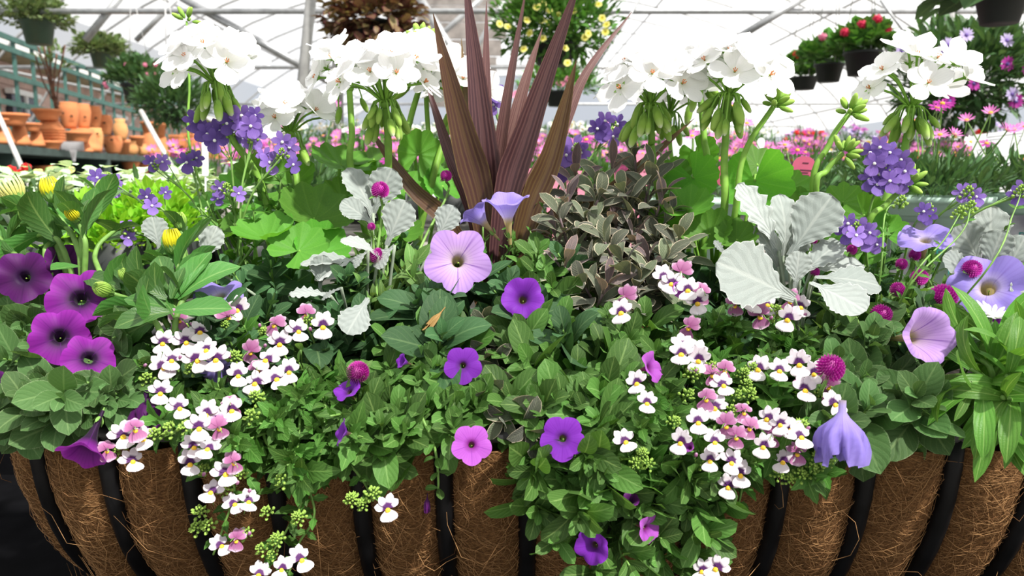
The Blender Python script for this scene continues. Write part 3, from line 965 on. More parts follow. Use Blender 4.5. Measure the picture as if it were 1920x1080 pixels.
# posts and braces standing in the house
def post(p0, p1, Y, r, label, name='steel_post'):
    a, b = pxline(p0, p1, Y)
    t = b + (b - a).normalized() * max(0.0, (b.z / max(1e-3, abs((b - a).normalized().z))))
    t.z = 0.0
    tt = a + (a - b).normalized() * 2.0
    o = single(name, MB().tube([t, tt], r, 12).build(name, m_post), label, 'post')
    return o


post((630, 0), (636, 280), 4.4, 0.034, 'upright grey steel post between the left white geranium heads')
post((583, 0), (566, 165), 4.6, 0.036, 'slanting grey steel brace left of the upright post')
post((1776, 200), (1774, 290), 3.6, 0.026, 'short grey post below the rightmost white geranium head')
post((1830, 215), (1800, 290), 4.0, 0.024, 'slanting pale pipe behind the pink daisies at far right')
for q, (p0, p1) in enumerate((((0, 222), (48, 330)), ((272, 222), (326, 320)))):
    a, b = pxline(p0, p1, 3.2, 3.0)
    g = b + (b - a) * 3.6
    a2 = a + (a - b) * 0.15
    single('leaning_pole', MB().tube([a2, b, V(g.x, g.y, 0.0)], 0.012, 8).build('leaning_pole', plain('pale_pole', (0.62, 0.60, 0.56), 0.5)),
           ('pale grey pole leaning at the left edge before the terracotta shelf', 'pale grey pole leaning before the stacked tall terracotta pots')[q], 'pole')

# ------------------------------------------------------------------ house outside on the left
def bld_x(D): return -6.2 - 0.197 * D
m_sid = plain('pink_siding', (0.60, 0.42, 0.36), 0.8, 0.15, 3)
m_win = plain('dark_window', (0.05, 0.05, 0.07), 0.15, 0.2, 4)
m_trim = plain('white_trim', (0.8, 0.8, 0.78), 0.6, 0.05)
m_roofb = plain('olive_eave', (0.27, 0.23, 0.13), 0.7, 0.2, 5)
m_brick = plain('dark_stone', (0.22, 0.15, 0.15), 0.9, 0.5, 14, bump=0.5)
bl = thing('house', 'pink-sided house outside, seen behind the green trellis', 'building', (bld_x(20), 19.4, 0))
ang = math.atan2(0.197, 1)
RZ = Matrix.Rotation(ang, 4, 'Z')


def along(D, off=0.0, z=0.0):
    return V(bld_x(D) + off, D - 0.65, z)


part('lower_wall', MB().box(along(22, -0.5, 0.85), (0.8, 26, 1.7), M=RZ).build('lower_wall', m_brick, False), bl)
for k in range(7):
    part('siding_board', MB().box(along(22, -0.55 + 0.02 * (k % 2), 1.8 + k * 0.2), (0.8, 26, 0.195), M=RZ).build('siding_board', m_sid, False), bl)
part('eave', MB().box(along(22, -0.2, 3.22), (1.4, 27, 0.24), M=RZ).build('eave', m_roofb, False), bl)
part('gutter', MB().box(along(22, 0.52, 3.22), (0.12, 27, 0.14), M=RZ).build('gutter', m_trim, False), bl)
for k, D in enumerate((12.5, 14.5, 17, 20, 24)):
    w = part('window', MB().box(along(D, -0.08, 2.05), (0.12, 1.1, 1.0), M=RZ).build('window', m_win, False), bl)
    part('window_frame', MB().box(along(D, -0.02, 2.58), (0.14, 1.25, 0.09), M=RZ).box(along(D, -0.02, 1.52), (0.14, 1.25, 0.09), M=RZ)
         .box(along(D, -0.02, 2.05), (0.1, 0.05, 1.0), M=RZ).box(along(D, -0.02, 2.05), (0.1, 1.1, 0.05), M=RZ).build('window_frame', m_trim, False), w)

# ------------------------------------------------------------------ black hayrack trough with coir liner
ZR = 0.845
YC, AD, HD = 0.295, 0.30, 0.285
X0, X1 = -0.53, 0.72
BARX = [0.0142 + 0.0752 * (k - 6) for k in range(-1, 16)]


def endf(x):
    xi = (x - (X0 + X1) / 2) / ((X1 - X0) / 2)
    return max(0.0, 1 - abs(xi) ** 9) ** 0.5


def profile(x, phi, out=0.0):
    """phi 0 = front rim, pi/2 = bottom, pi = back rim"""
    e = endf(x)
    a = (AD + out) * (0.25 + 0.75 * e); h = (HD + out) * (0.35 + 0.65 * e)
    return V(x, YC - a * math.cos(phi), ZR - h * math.sin(phi))


m_iron = plain('black_iron', (0.007, 0.007, 0.008), 0.5, 0.3, 40, spec=0.2, bump=0.1)
m_rim = plain('worn_black_rim', (0.045, 0.045, 0.046), 0.5, 0.3, 60, spec=0.5, col2=(0.02, 0.02, 0.02), bump=0.2)
rack = thing('hayrack_basket', 'black iron trough rack with curved bars around the coir liner', 'basket', (0.095, YC, ZR - HD - 0.02))
for x in BARX:
    if not (X0 + 0.01 < x < X1 - 0.01): continue
    part('bar', MB().tube([profile(x, PI * i / 30, 0.004) for i in range(31)], 0.0085, 8, flat=1.0).build('bar', m_iron), rack)
rimp = []
xs = [X0 + (X1 - X0) * i / 60 for i in range(61)]
for x in xs: rimp.append(profile(x, 0, 0.006) + V(0, 0, 0.0))
rimp2 = [profile(x, PI, 0.006) for x in reversed(xs)]
part('rim', MB().tube(rimp + rimp2 + [rimp[0]], 0.0075, 8, up=(0, 0, 1), flat=0.9, cap=False).build('rim', m_rim), rack)

# coir mat
m_coir = bpy.data.materials.new('coir')
_nt, _ns, _ln = NT(m_coir)
_tc = N(_nt, 'ShaderNodeTexCoord')
_mp = N(_nt, 'ShaderNodeMapping'); _mp.inputs['Scale'].default_value = (1.0, 2.2, 2.6)
_ln.new(_tc.outputs['Object'], _mp.inputs[0])
_w1 = noisen(_nt, 260, 5, _mp.outputs[0], 0.75)
_w2 = noisen(_nt, 18, 3)
_c = mixc(_nt, step(_nt, _w1, 0.35, 0.68), (0.05, 0.022, 0.009), (0.34, 0.175, 0.068))
_c = mixc(_nt, math_(_nt, 'MULTIPLY', _w2, 0.45), _c, (0.27, 0.135, 0.055))
finish(_nt, _c, 0.95, 0, bumpn(_nt, _w1, 0.9, 0.003), 0.1)
m_fib = bpy.data.materials.new('coir_fibre')
_nt, _ns, _ln = NT(m_fib)
_g = N(_nt, 'ShaderNodeNewGeometry')
_c = mixc(_nt, _g.outputs['Random Per Island'], (0.14, 0.062, 0.022), (0.50, 0.28, 0.12))
finish(_nt, _c, 0.8, 0, None, 0.2)


def bulge(x):
    k = (x - 0.0142) / 0.0752
    f = abs(k - math.floor(k + 0.5)) * 2       # 0 at a bar, 1 midway
    return 0.021 * (1 - (1 - f) ** 2.2) - 0.007


def liner_pt(x, phi, extra=0.0):
    n = mnoise.noise(V(x * 14, phi * 4, 0.3)) * 0.004 + mnoise.noise(V(x * 45, phi * 13, 2.3)) * 0.0022
    return profile(x, phi, bulge(x) + n + extra)


liner = thing('coir_liner', 'brown coconut fibre liner bulging between the black bars', 'basket liner', (0.095, YC, ZR - HD - 0.02))
NX, NP = 330, 60
lm = MB()
lm.add([liner_pt(X0 + (X1 - X0) * i / NX, 0.04 + (PI - 0.08) * j / NP) for j in range(NP + 1) for i in range(NX + 1)],
       [(j * (NX + 1) + i, j * (NX + 1) + i + 1, (j + 1) * (NX + 1) + i + 1, (j + 1) * (NX + 1) + i) for j in range(NP) for i in range(NX)])
part('mat', lm.build('mat', m_coir), liner)


def fibres(n, seed, spread, length, lift, rad):
    rr = random.Random(seed); S = 5; vs = []; fs = []
    for q in range(n):
        x = rr.uniform(X0 + 0.01, X1 - 0.02); ph = rr.uniform(0.06, 1.75)
        a = rr.uniform(0, 2 * PI); L = length * rr.uniform(0.4, 1.3); cv = rr.gauss(0, 1.6)
        lf = lift * rr.random() ** 2
        b = len(vs)
        x_, p_ = x, ph
        for i in range(S):
            t = i / (S - 1)
            c = liner_pt(x_, min(max(p_, 0.04), 2.4), 0.001 + lf * math.sin(PI * t) + lf * 0.5 * t)
            for j in range(3):
                th = j * 2.094
                vs.append((c.x + rad * math.cos(th), c.y + rad * math.sin(th) * 0.7, c.z + rad * math.sin(th) * 0.7))
            x_ += math.cos(a) * L / S; p_ += math.sin(a) * L / S / 0.29; a += cv / S
        for i in range(S - 1):
            for j in range(3):
                fs.append((b + i * 3 + j, b + i * 3 + (j + 1) % 3, b + i * 3 + 3 + (j + 1) % 3, b + i * 3 + 3 + j))
    mb = MB(); mb.v = vs; mb.f = fs; mb.uv = [(0, 0)] * len(vs); mb.m = [0] * len(fs)
    return mb.build('fibre_fuzz', m_fib)


part('fibre_fuzz', fibres(17000, 3, 1, 0.045, 0.004, 0.0002), liner, kind='stuff')
part('loose_fibre', fibres(420, 9, 1, 0.11, 0.03, 0.00028), liner, kind='stuff')

m_soil = plain('potting_soil', (0.035, 0.024, 0.016), 0.95, 0.4, 90, bump=0.8)
sm = MB()
sm.add([V(x, YC + AD * 0.93 * (0.25 + 0.75 * endf(x)) * s, ZR - 0.018 + 0.012 * mnoise.noise(V(x * 20, s * 6, 0))) for x in xs for s in (-1, -.6, -.2, .2, .6, 1)],
       [(i * 6 + j, i * 6 + j + 1, i * 6 + j + 7, i * 6 + j + 6) for i in range(60) for j in range(5)])
single('potting_soil', sm.build('potting_soil', m_soil), 'dark potting soil filling the coir-lined trough', 'soil', kind='stuff')

m_black = plain('black_bench', (0.004, 0.004, 0.005), 0.9, 0.2, 20, spec=0.05)
bench0 = thing('display_stand', 'black display stand under the coir trough', 'stand', (0.1, 0.3, 0))
part('top', MB().box((0.1, 0.20, ZR - HD - 0.028), (3.4, 0.86, 0.03)).build('top', m_black, False), bench0)
part('back_panel', MB().box((0.1, 0.645, 0.40), (3.4, 0.03, 0.80)).build('back_panel', m_black, False), bench0)
lg = MB().box((0, 0, (ZR - HD - 0.04) / 2), (0.05, 0.05, ZR - HD - 0.045)).build('leg', m_black, False)
for x in (-1.5, 1.7):
    for y in (-0.15, 0.56):
        part('leg', lg, bench0, Matrix.Translation((x, y, 0)))

# ------------------------------------------------------------------ benches behind
m_bench = plain('dark_bench_wood', (0.10, 0.095, 0.085), 0.8, 0.2, 15)


def bench(label, cx, cy, w, d, z, slats=7):
    b = thing('nursery_bench', label, 'bench', (cx, cy, 0))
    sl = MB().box((0, 0, 0), (w, d / slats * 0.9, 0.025)).build('slat', m_bench, False)
    for k in range(slats):
        part('slat', sl, b, Matrix.Translation((cx, cy - d / 2 + (k + 0.5) * d / slats, z - 0.0125)))
    lgm = MB().box((0, 0, (z - 0.025) / 2), (0.06, 0.06, z - 0.025)).build('leg', m_bench, False)
    for sx in (-1, 1):
        for sy in (-1, 1):
            part('leg', lgm, b, Matrix.Translation((cx + sx * (w / 2 - 0.05), cy + sy * (d / 2 - 0.05), 0)))
    return b


bench('low slatted bench right behind the trough, holding mint green pots', 0.15, 1.05, 3.0, 0.75, 0.86)
bench('slatted bench of pink daisies behind the mint green pots', 0.9, 2.35, 4.2, 1.5, 0.90, 10)
bench('far slatted bench of white daisies behind the spike plant', 0.2, 4.3, 3.2, 1.2, 1.10)
bench('far right bench of magenta osteospermums under the hanging baskets', 3.3, 4.9, 3.0, 1.2, 1.08)
# ------------------------------------------------------------------ trellis, shelf and terracotta at the left
def dpx(px): return 3737.0 / (680 - px)
def shx(D): return -2.626 - 0.197 * D
SHZ = 1.29
m_green = plain('green_paint', (0.055, 0.15, 0.125), 0.6, 0.15, 12)
m_shelf = plain('dark_green_shelf', (0.045, 0.075, 0.065), 0.7, 0.2, 10)


def sh(D, off=0.0, z=0.0): return V(shx(D) - off, D - 0.65 + off * 0.197, z)


Da, Db = 4.3, 13.5
tr = thing('trellis', 'green painted lattice trellis behind the terracotta pots', 'trellis', sh(8, 0.55, 0))
Ls = (sh(Db) - sh(Da)).length
nv = 24
vm = MB().box((0, 0, 1.16), (0.02, 0.05, 2.32)).build('slat', m_green, False)
for k in range(nv):
    D = Da + (Db - Da) * k / (nv - 1)
    part('slat', vm, tr, Matrix.Translation(sh(D, 0.55)) @ RZ)
mid = (sh(Da, 0.53) + sh(Db, 0.53)) / 2
hm = MB().box((0, 0, 0), (0.02, Ls, 0.05)).build('slat', m_green, False)
for z in (1.0, 1.24, 1.48, 1.72, 1.96, 2.2, 2.3):
    part('slat', hm, tr, Matrix.Translation((mid.x, mid.y, z)) @ RZ)

sv = thing('display_shelf', 'dark green display shelving carrying terracotta pots', 'shelf', sh(8, 0.2, 0))
mid = (sh(Da, 0.2) + sh(Db, 0.2)) / 2
for z, nm in ((SHZ - 0.03, 'shelf_board'), (0.86, 'shelf_board'), (0.4, 'shelf_board')):
    part(nm, MB().box((mid.x, mid.y, z), (0.62, Ls, 0.06), M=RZ).build(nm, m_shelf, False), sv)
part('back_board', MB().box((mid.x - 0.3, mid.y + 0.06, 0.62), (0.02, Ls, 1.22), M=RZ).build('back_board', m_black, False), sv)
for px in (4, 186, 300):
    D = dpx(px)
    part('upright', MB().box(sh(D, 0.2, 0.615), (0.62, 0.08, 1.23), M=RZ).build('upright', m_shelf, False), sv)

m_terra = plain('terracotta', (0.62, 0.225, 0.085), 0.85, 0.12, 9, col2=(0.52, 0.18, 0.07), bump=0.15)
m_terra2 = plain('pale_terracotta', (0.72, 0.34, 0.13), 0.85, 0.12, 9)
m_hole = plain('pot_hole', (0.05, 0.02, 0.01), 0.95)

PROF = {
    'bowl': [(0.001, 0.02), (0.30, 0.0), (0.34, 0.06), (0.36, 0.3), (0.46, 0.75), (0.5, 0.8), (0.5, 1.0), (0.46, 1.0), (0.42, 0.78), (0.3, 0.35), (0.001, 0.3)],
    'pot': [(0.001, 0.0), (0.33, 0.0), (0.43, 0.74), (0.5, 0.75), (0.5, 1.0), (0.44, 1.0), (0.40, 0.7), (0.3, 0.1), (0.001, 0.08)],
    'inv': [(0.001, 1.0), (0.28, 1.0), (0.31, 0.95), (0.42, 0.45), (0.46, 0.26), (0.5, 0.25), (0.5, 0.0), (0.46, 0.0)],
    'jar': [(0.001, 0.0), (0.30, 0.0), (0.36, 0.1), (0.46, 0.42), (0.5, 0.68), (0.46, 0.88), (0.42, 0.93), (0.44, 1.0), (0.38, 1.0), (0.36, 0.9), (0.001, 0.85)],
    'urn': [(0.001, 0.0), (0.30, 0.0), (0.40, 0.12), (0.5, 0.42), (0.42, 0.72), (0.30, 0.84), (0.36, 1.0), (0.30, 1.0), (0.25, 0.85), (0.001, 0.8)],
    'saucer': [(0.001, 0.0), (0.42, 0.0), (0.48, 0.5), (0.5, 1.0), (0.47, 1.0), (0.44, 0.4), (0.001, 0.3)],
}
NAMEK = {'bowl': 'terracotta_bowl', 'pot': 'terracotta_pot', 'inv': 'upturned_pot', 'jar': 'strawberry_jar', 'urn': 'terracotta_urn', 'saucer': 'terracotta_saucer'}
CATK = {'bowl': 'bowl', 'pot': 'pot', 'inv': 'pot', 'jar': 'jar', 'urn': 'urn', 'saucer': 'saucer'}
topz = {}


def terra(kind, px, ptop, pbot, wpx, label, off=0.2, mat=None, holes=(), group=None, z0=None):
    """a pot with its axis seen at column px, between two picture rows"""
    D = dpx(px) * (1 + 0.025 * (off - 0.2))
    x = (px - 960) / FPX * (D)
    p = V(x, D - 0.65, 0)
    zt = at(px, ptop, p.y).z; zb = at(px, pbot, p.y).z if z0 is None else z0
    w = wpx / FPX * D; h = max(zt - zb, 0.02)
    mb = MB().lathe([(r * w, z * h) for r, z in PROF[kind]], 26)
    M = Matrix.Translation((p.x, p.y, zb))
    mt = mat or m_terra
    if holes:
        t = thing(NAMEK[kind], label, CATK[kind], (p.x, p.y, zb), group)
        part('body', mb.build('body', mt), t, M)
        for a, zz in holes:
            d = V(math.sin(a), -math.cos(a), 0)
            r = 0.47 * w
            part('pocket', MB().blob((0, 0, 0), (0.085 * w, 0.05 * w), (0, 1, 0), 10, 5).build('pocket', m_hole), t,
                 Matrix.Translation(V(p.x, p.y, zb + zz * h) + d * r) @ Matrix.Rotation(a, 4, 'Z'))
            part('pocket_lip', MB().tube([V(0.11 * w * math.cos(q), -0.05 * w - 0.03 * w * (q > 0), 0.06 * w * math.sin(q) - 0.02 * w) for q in [PI + PI * i / 8 for i in range(9)]], 0.018 * w, 5).build('pocket_lip', mt), t,
                 Matrix.Translation(V(p.x, p.y, zb + zz * h) + d * r) @ Matrix.Rotation(a, 4, 'Z'))
        return t
    return single(NAMEK[kind], mb.build(NAMEK[kind], mt), label, CATK[kind], M, group)


terra('inv', 22, 238, 270, 38, 'upturned terracotta pot at the left end of the shelf, under a shallow bowl')
terra('bowl', 17, 222, 239, 34, 'shallow terracotta bowl at the left end of the shelf')
terra('inv', 54, 236, 273, 34, 'upturned terracotta pot under the wide rimmed bowl')
terra('bowl', 44, 213, 236, 56, 'wide rimmed terracotta bowl second from the left, highest of the left group')
terra('inv', 84, 246, 275, 28, 'upturned terracotta pot under the small bowl left of the saucer stack')
terra('bowl', 78, 231, 247, 32, 'small terracotta bowl just left of the saucer stack')
for k in range(4):
    terra('saucer', 112, 262 - k * 5.2, 267.5 - k * 5.2, 48, 'round terracotta saucer, ' + ('lowest', 'second from below', 'third from below', 'topmost')[k] + ' of the stack of four', group='stacked saucers')
terra('bowl', 106, 264.5, 282, 46, 'terracotta bowl at the shelf edge below the stack of four saucers', off=-0.6)
terra('inv', 112, 225, 246, 46, 'upturned flared terracotta pot on top of the saucer stack')
terra('bowl', 108, 205, 226, 50, 'flared terracotta bowl crowning the saucer stack, bare plant in it')
terra('inv', 167, 267, 285, 36, 'upturned terracotta pot under a bowl, beside the price card', off=-0.4)
terra('bowl', 160, 247, 268, 50, 'flared terracotta bowl beside the price card', off=-0.4)
H3 = ((-0.1, 0.55), (0.75, 0.45), (-0.9, 0.7))
terra('jar', 148, 192, 241, 33, 'tall terracotta strawberry jar, leftmost of the raised jars', holes=H3, off=0.9)
terra('jar', 173, 195, 241, 28, 'terracotta strawberry jar, middle of the three raised jars', holes=H3, off=0.9)
terra('jar', 193, 199, 241, 26, 'terracotta strawberry jar, rightmost of the three raised jars', holes=H3, off=0.9)
terra('inv', 170, 241, 285, 60, 'large upturned terracotta pot supporting the raised strawberry jars', off=0.9)
terra('jar', 209, 216, 253, 34, 'broad terracotta strawberry jar standing on another jar', holes=((-0.2, 0.6), (0.6, 0.58), (-0.9, 0.3)))
terra('jar', 190, 240, 287, 32, 'pale sunlit strawberry jar at the shelf edge', mat=m_terra2, holes=((-0.05, 0.5), (0.9, 0.75)))
terra('jar', 224, 255, 288, 34, 'round-bellied strawberry jar at the shelf edge right of the pale jar', holes=((-0.5, 0.45), (0.4, 0.75)))
terra('urn', 240, 223, 262, 26, 'pale terracotta urn with a narrow neck behind the round-bellied jar', mat=m_terra2)
terra('pot', 243, 262, 290, 26, 'terracotta pot beneath the pale narrow-necked urn')
terra('urn', 257, 265, 290, 26, 'small pale terracotta urn, left of the pair at the shelf edge', mat=m_terra2)
terra('urn', 278, 270, 291, 22, 'small pale terracotta urn, right of the pair at the shelf edge', mat=m_terra2)
terra('pot', 269, 255, 275, 26, 'squat terracotta pot behind the small pale urns')
terra('inv', 291, 245, 292, 28, 'tall upturned terracotta pot, left of the two tall stacks')
terra('pot', 290, 228, 246, 24, 'terracotta pot on the left tall stack')
terra('inv', 312, 255, 293, 30, 'tall upturned terracotta pot, right of the two tall stacks')
terra('pot', 311, 230, 256, 28, 'terracotta pot on the right tall stack')
terra('bowl', 92, 311, 330, 34, 'terracotta bowl in shade on the lower shelf', off=-0.2)
terra('pot', 198, 294, 330, 22, 'terracotta pot on the lower shelf left of the pole')
terra('bowl', 254, 300, 330, 32, 'wide terracotta bowl on the lower shelf')
terra('pot', 276, 305, 330, 24, 'terracotta pot on the lower shelf beside the wide bowl')
for k, (px, t, b, w, lab) in enumerate(((348, 273, 294, 40, 'long rectangular terracotta planter at the shelf edge'), (343, 253, 273, 19, 'small square terracotta planter, left of two on the long planter'),
                                        (366, 250, 273, 22, 'small square terracotta planter, right of two on the long planter'), (400, 268, 297, 40, 'rectangular terracotta planter half hidden by violet flowers'), (430, 275, 298, 28, 'rectangular terracotta planter at the far end of the shelf'))):
    D = dpx(px); zt = at(px, t, D - 0.65).z; zb = at(px, b, D - 0.65).z; wm = w / FPX * D
    mb = MB()
    for z0, z1, s0, s1 in ((0, .78, .86, .96), (.78, 1, 1.04, 1.04)):
        hh = zt - zb
        v = []
        for z, s in ((z0, s0), (z1, s1)):
            v += [(-wm / 2 * s, -0.1 * s, z * hh), (wm / 2 * s, -0.1 * s, z * hh), (wm / 2 * s, 0.1 * s, z * hh), (-wm / 2 * s, 0.1 * s, z * hh)]
        mb.add(v, [(0, 1, 5, 4), (1, 2, 6, 5), (2, 3, 7, 6), (3, 0, 4, 7), (0, 3, 2, 1), (4, 5, 6, 7)])
    single('terracotta_planter', mb.build('terracotta_planter', m_terra, False), lab, 'planter', Matrix.Translation(((px - 960) / FPX * D, D - 0.65, zb)))

# price card on the shelf edge
m_card = plain('pale_card', (0.52, 0.53, 0.55), 0.5, 0.05)
m_clip = plain('white_plastic', (0.85, 0.86, 0.88), 0.4, 0.03)
pc = at(137, 284, dpx(137) - 0.98)
t = thing('price_card', 'pale grey price card in a clip holder at the shelf edge', 'card', pc)
part('card', MB().box(pc + V(0, 0, 0.045), (0.19, 0.004, 0.075)).build('card', m_card, False), t)
part('clip', MB().add([pc + V(-0.028, -0.004, 0.01), pc + V(0.028, -0.004, 0.01), pc + V(0.008, -0.004, -0.085), pc + V(-0.008, -0.004, -0.085),
                       pc + V(-0.028, 0.008, 0.01), pc + V(0.028, 0.008, 0.01), pc + V(0.008, 0.008, -0.085), pc + V(-0.008, 0.008, -0.085)],
                      [(0, 3, 2, 1), (4, 5, 6, 7), (0, 1, 5, 4), (1, 2, 6, 5), (2, 3, 7, 6), (3, 0, 4, 7)]).build('clip', m_clip, False), t)

# bare climber stems in the flared bowl
bp = at(108, 207, dpx(108) - 0.65)
t = thing('bare_climber', 'bare brown stems rising from the flared bowl before the trellis', 'plant', bp)
m_twig = plain('brown_twig', (0.22, 0.10, 0.06), 0.8, 0.3, 30)
for k in range(9):
    d = V(R.uniform(-0.14, 0.14), R.uniform(-0.05, 0.05), R.uniform(0.35, 0.55))
    part('stem', MB().tube(spline([bp + V(R.uniform(-.02, .02), 0, 0), bp + d * 0.5 + V(R.uniform(-.03, .03), 0, 0), bp + d]), 0.007, 5).build('stem', m_twig), t)
part('leaves', leafmass('climber_leaves', 'varieg', 60, dome(0.15, 0.06, 0.2, 0.36), 0.06, 0.5, 5), t, Matrix.Translation(bp), kind='stuff')

# ------------------------------------------------------------------ hanging baskets
m_pot_g = plain('green_plastic_pot', (0.045, 0.085, 0.055), 0.5, 0.1, 10)
m_pot_k = plain('black_plastic_pot', (0.03, 0.034, 0.034), 0.5, 0.1, 10)
m_wire = plain('hanger_wire', (0.5, 0.5, 0.5), 0.4, metal=0.5)
HANGZ = 2.42


def hanging(px, ptop, wpx, hpx, D, label, potmat, leafkey, nleaf, rx, rz, lsize, flowers=(), W=0.35, dz=0.02, seed=1, full=False, drop=0.0, hook=None, updir=0.35):
    Y = D - 0.65
    c = at(px, ptop, Y)
    w = wpx / FPX * D; h = hpx / FPX * D
    base = c - V(0, 0, h)
    t = thing('hanging_basket', label, 'hanging plant', base)
    part('pot', MB().lathe([(0.001, 0), (0.36 * w, 0), (0.47 * w, 0.86 * h), (0.52 * w, 0.87 * h), (0.52 * w, h), (0.47 * w, h), (0.44 * w, 0.8 * h), (0.001, 0.78 * h)], 24).build('pot', potmat), t, Matrix.Translation(base))
    part('foliage', leafmass('foliage', leafkey, nleaf, dome(rx, rx, rz, dz - drop, 0.35, full), lsize, W, seed, updir=updir), t, Matrix.Translation(c), kind='stuff')
    hz = hook if hook else max(HANGZ, c.z + 0.35)
    wires = part('hanger', MB().tube([c + V(0, 0, hz - c.z - 0.05), c + V(0, 0, hz - c.z + 0.0)], 0.004, 5).build('hanger', m_wire), t)
    for k in range(3):
        a = k * 2.094 + 0.5
        part('hanger_wire', MB().tube([c + V(0.5 * w * math.cos(a), 0.5 * w * math.sin(a), 0), c + V(0, 0, hz - c.z - 0.03)], 0.0022, 4).build('hanger_wire', m_wire), wires)
    rr = random.Random(seed)
    for key, pts, r in flowers:
        for q in pts:
            if len(q) == 2: fp = at(q[0], q[1], Y - rx * 0.75)
            fm = FL[key][rr.randrange(len(FL[key]))]
            part('flower', fm, t, mframe(fp, V(rr.uniform(-.5, .5), -1, rr.uniform(0.0, 0.6)), (0, 0, 1), r))
    return t


hanging(70, 38, 58, 42, 6.1, 'green pot of pale trailing ivy hanging at the far upper left', m_pot_g, 'varieg', 1100, 0.26, 0.19, 0.06, W=0.6, seed=11, drop=0.02, updir=-0.1)
hanging(190, 92, 42, 32, 7.6, 'smaller green pot of pale ivy hanging right of the first, over the trellis', m_pot_g, 'varieg', 1100, 0.25, 0.16, 0.065, W=0.6, seed=12, drop=0.05, updir=-0.1)
hanging(258, 158, 56, 34, 5.6, 'dark pot of small pink-red flowers hanging below the ivy pots', m_pot_k, 'bgdark', 1000, 0.21, 0.17, 0.06, (('pinkball', ((236, 121), (272, 122), (292, 122), (276, 139), (293, 138), (303, 161), (200, 163), (196, 157)), 0.022),), W=0.5, seed=13)
hanging(325, 205, 40, 22, 5.2, 'dark green feathery fern hanging beside the pink-red flowered pot', m_pot_k, 'bgdark', 1800, 0.24, 0.17, 0.08, W=0.2, seed=14, full=True, drop=-0.03)
hanging(700, 40, 70, 36, 4.6, 'dark red and cream coleus basket hanging behind the upright post', m_pot_k, 'coleus', 1300, 0.29, 0.27, 0.085, W=0.65, seed=15, full=True, drop=0.02, updir=-0.2)
yc = [(1006, 13), (1018, 8), (1046, 29), (1075, 20), (988, 38), (952, 50), (993, 62), (1015, 38), (1028, 42), (982, 92), (1018, 72), (1103, 63), (1097, 70), (1129, 34), (1135, 60), (1137, 46), (1122, 8), (937, 45), (1064, 118), (1030, 20), (1060, 90)]
hanging(1040, 82, 84, 38, 3.4, 'dark pot of pale yellow calibrachoa hanging behind the purple spike', m_pot_k, 'bgleaf', 2600, 0.28, 0.18, 0.05, (('yel', yc, 0.016),), W=0.4, seed=16, full=True, drop=-0.08)
hanging(1050, 172, 58, 26, 4.4, 'small pot of pink trailing flowers hanging below the yellow basket', m_pot_k, 'bgleaf', 1100, 0.24, 0.13, 0.05, (('pinkcal', ((1048, 156), (1055, 157), (1066, 151), (1064, 148), (960, 178), (968, 175)), 0.018),), W=0.3, seed=17, updir=0.1)
hanging(1618, 97, 66, 42, 3.5, 'black pot of crimson geraniums hanging at the upper right', m_pot_k, 'bgleaf', 420, 0.13, 0.09, 0.055, (('redball', ((1584, 61), (1616, 46), (1663, 55), (1645, 36), (1664, 66)), 0.026),), W=0.8, seed=18)
hanging(1555, 120, 52, 32, 3.8, 'dark pot of green geranium leaves with one pink bloom, left of the crimson ones', m_pot_k, 'bgleaf', 420, 0.14, 0.10, 0.055, (('pinkball', ((1542, 70),), 0.028),), W=0.8, seed=19)
hanging(1507, 145, 52, 22, 4.2, 'low dark pot of geranium leaves with one red bloom at its left', m_pot_k, 'bgleaf', 380, 0.14, 0.09, 0.055, (('scarlet', ((1494, 102), (1500, 98)), 0.026),), W=0.8, seed=20)
hanging(1878, -5, 86, 46, 2.2, 'large dark pot hanging at the upper right corner', m_pot_k, 'bgdark', 220, 0.16, 0.08, 0.10, W=0.8, seed=21, hook=2.6, updir=-0.2)
op = [(1889, 120), (1826, 157), (1930, 130), (1905, 190), (1780, 190)]
ol = [(1763, 100), (1778, 84), (1888, 76), (1720, 82), (1898, 177), (1812, 66), (1690, 95)]
hb = hanging(1810, 150, 60, 24, 2.9, 'wide leafy basket of magenta and lilac osteospermum at the right', m_pot_k, 'bgdark', 2400, 0.27, 0.2, 0.06, (), W=0.32, seed=22, full=True)
for pts, v in ((op, 0), (ol, 1)):
    for q in pts:
        part('flower', FL['ostp'][v], hb, mframe(at(q[0], q[1], 2.0), V(R.uniform(-.3, .3), -1, R.uniform(-.1, .4)), (0, 0, 1), 0.027))

# ------------------------------------------------------------------ bench plants
m_mint = plain('mint_plastic', (0.50, 0.70, 0.58), 0.45, 0.04, 6)
m_teal = plain('teal_print', (0.02, 0.25, 0.22), 0.5)
m_pic = plain('grey_label_print', (0.22, 0.21, 0.25), 0.25, 0.5, 14, col2=(0.55, 0.55, 0.58))


def text_mesh(s, size):
    cu = bpy.data.curves.new('t', 'FONT'); cu.body = s; cu.size = size; cu.align_x = 'CENTER'; cu.resolution_u = 2
    o = bpy.data.objects.new('t', cu); COL.objects.link(o)
    dg = bpy.context.evaluated_depsgraph_get(); dg.update()
    me = bpy.data.meshes.new_from_object(o.evaluated_get(dg))
    bpy.data.objects.remove(o)
    return me


def on_cyl(me, r, z, a0):
    """wrap a flat text mesh on a cylinder facing -Y"""
    for v in me.vertices:
        a = v.co.x / r + a0
        v.co = (r * math.sin(a), -r * math.cos(a), z + v.co.y)


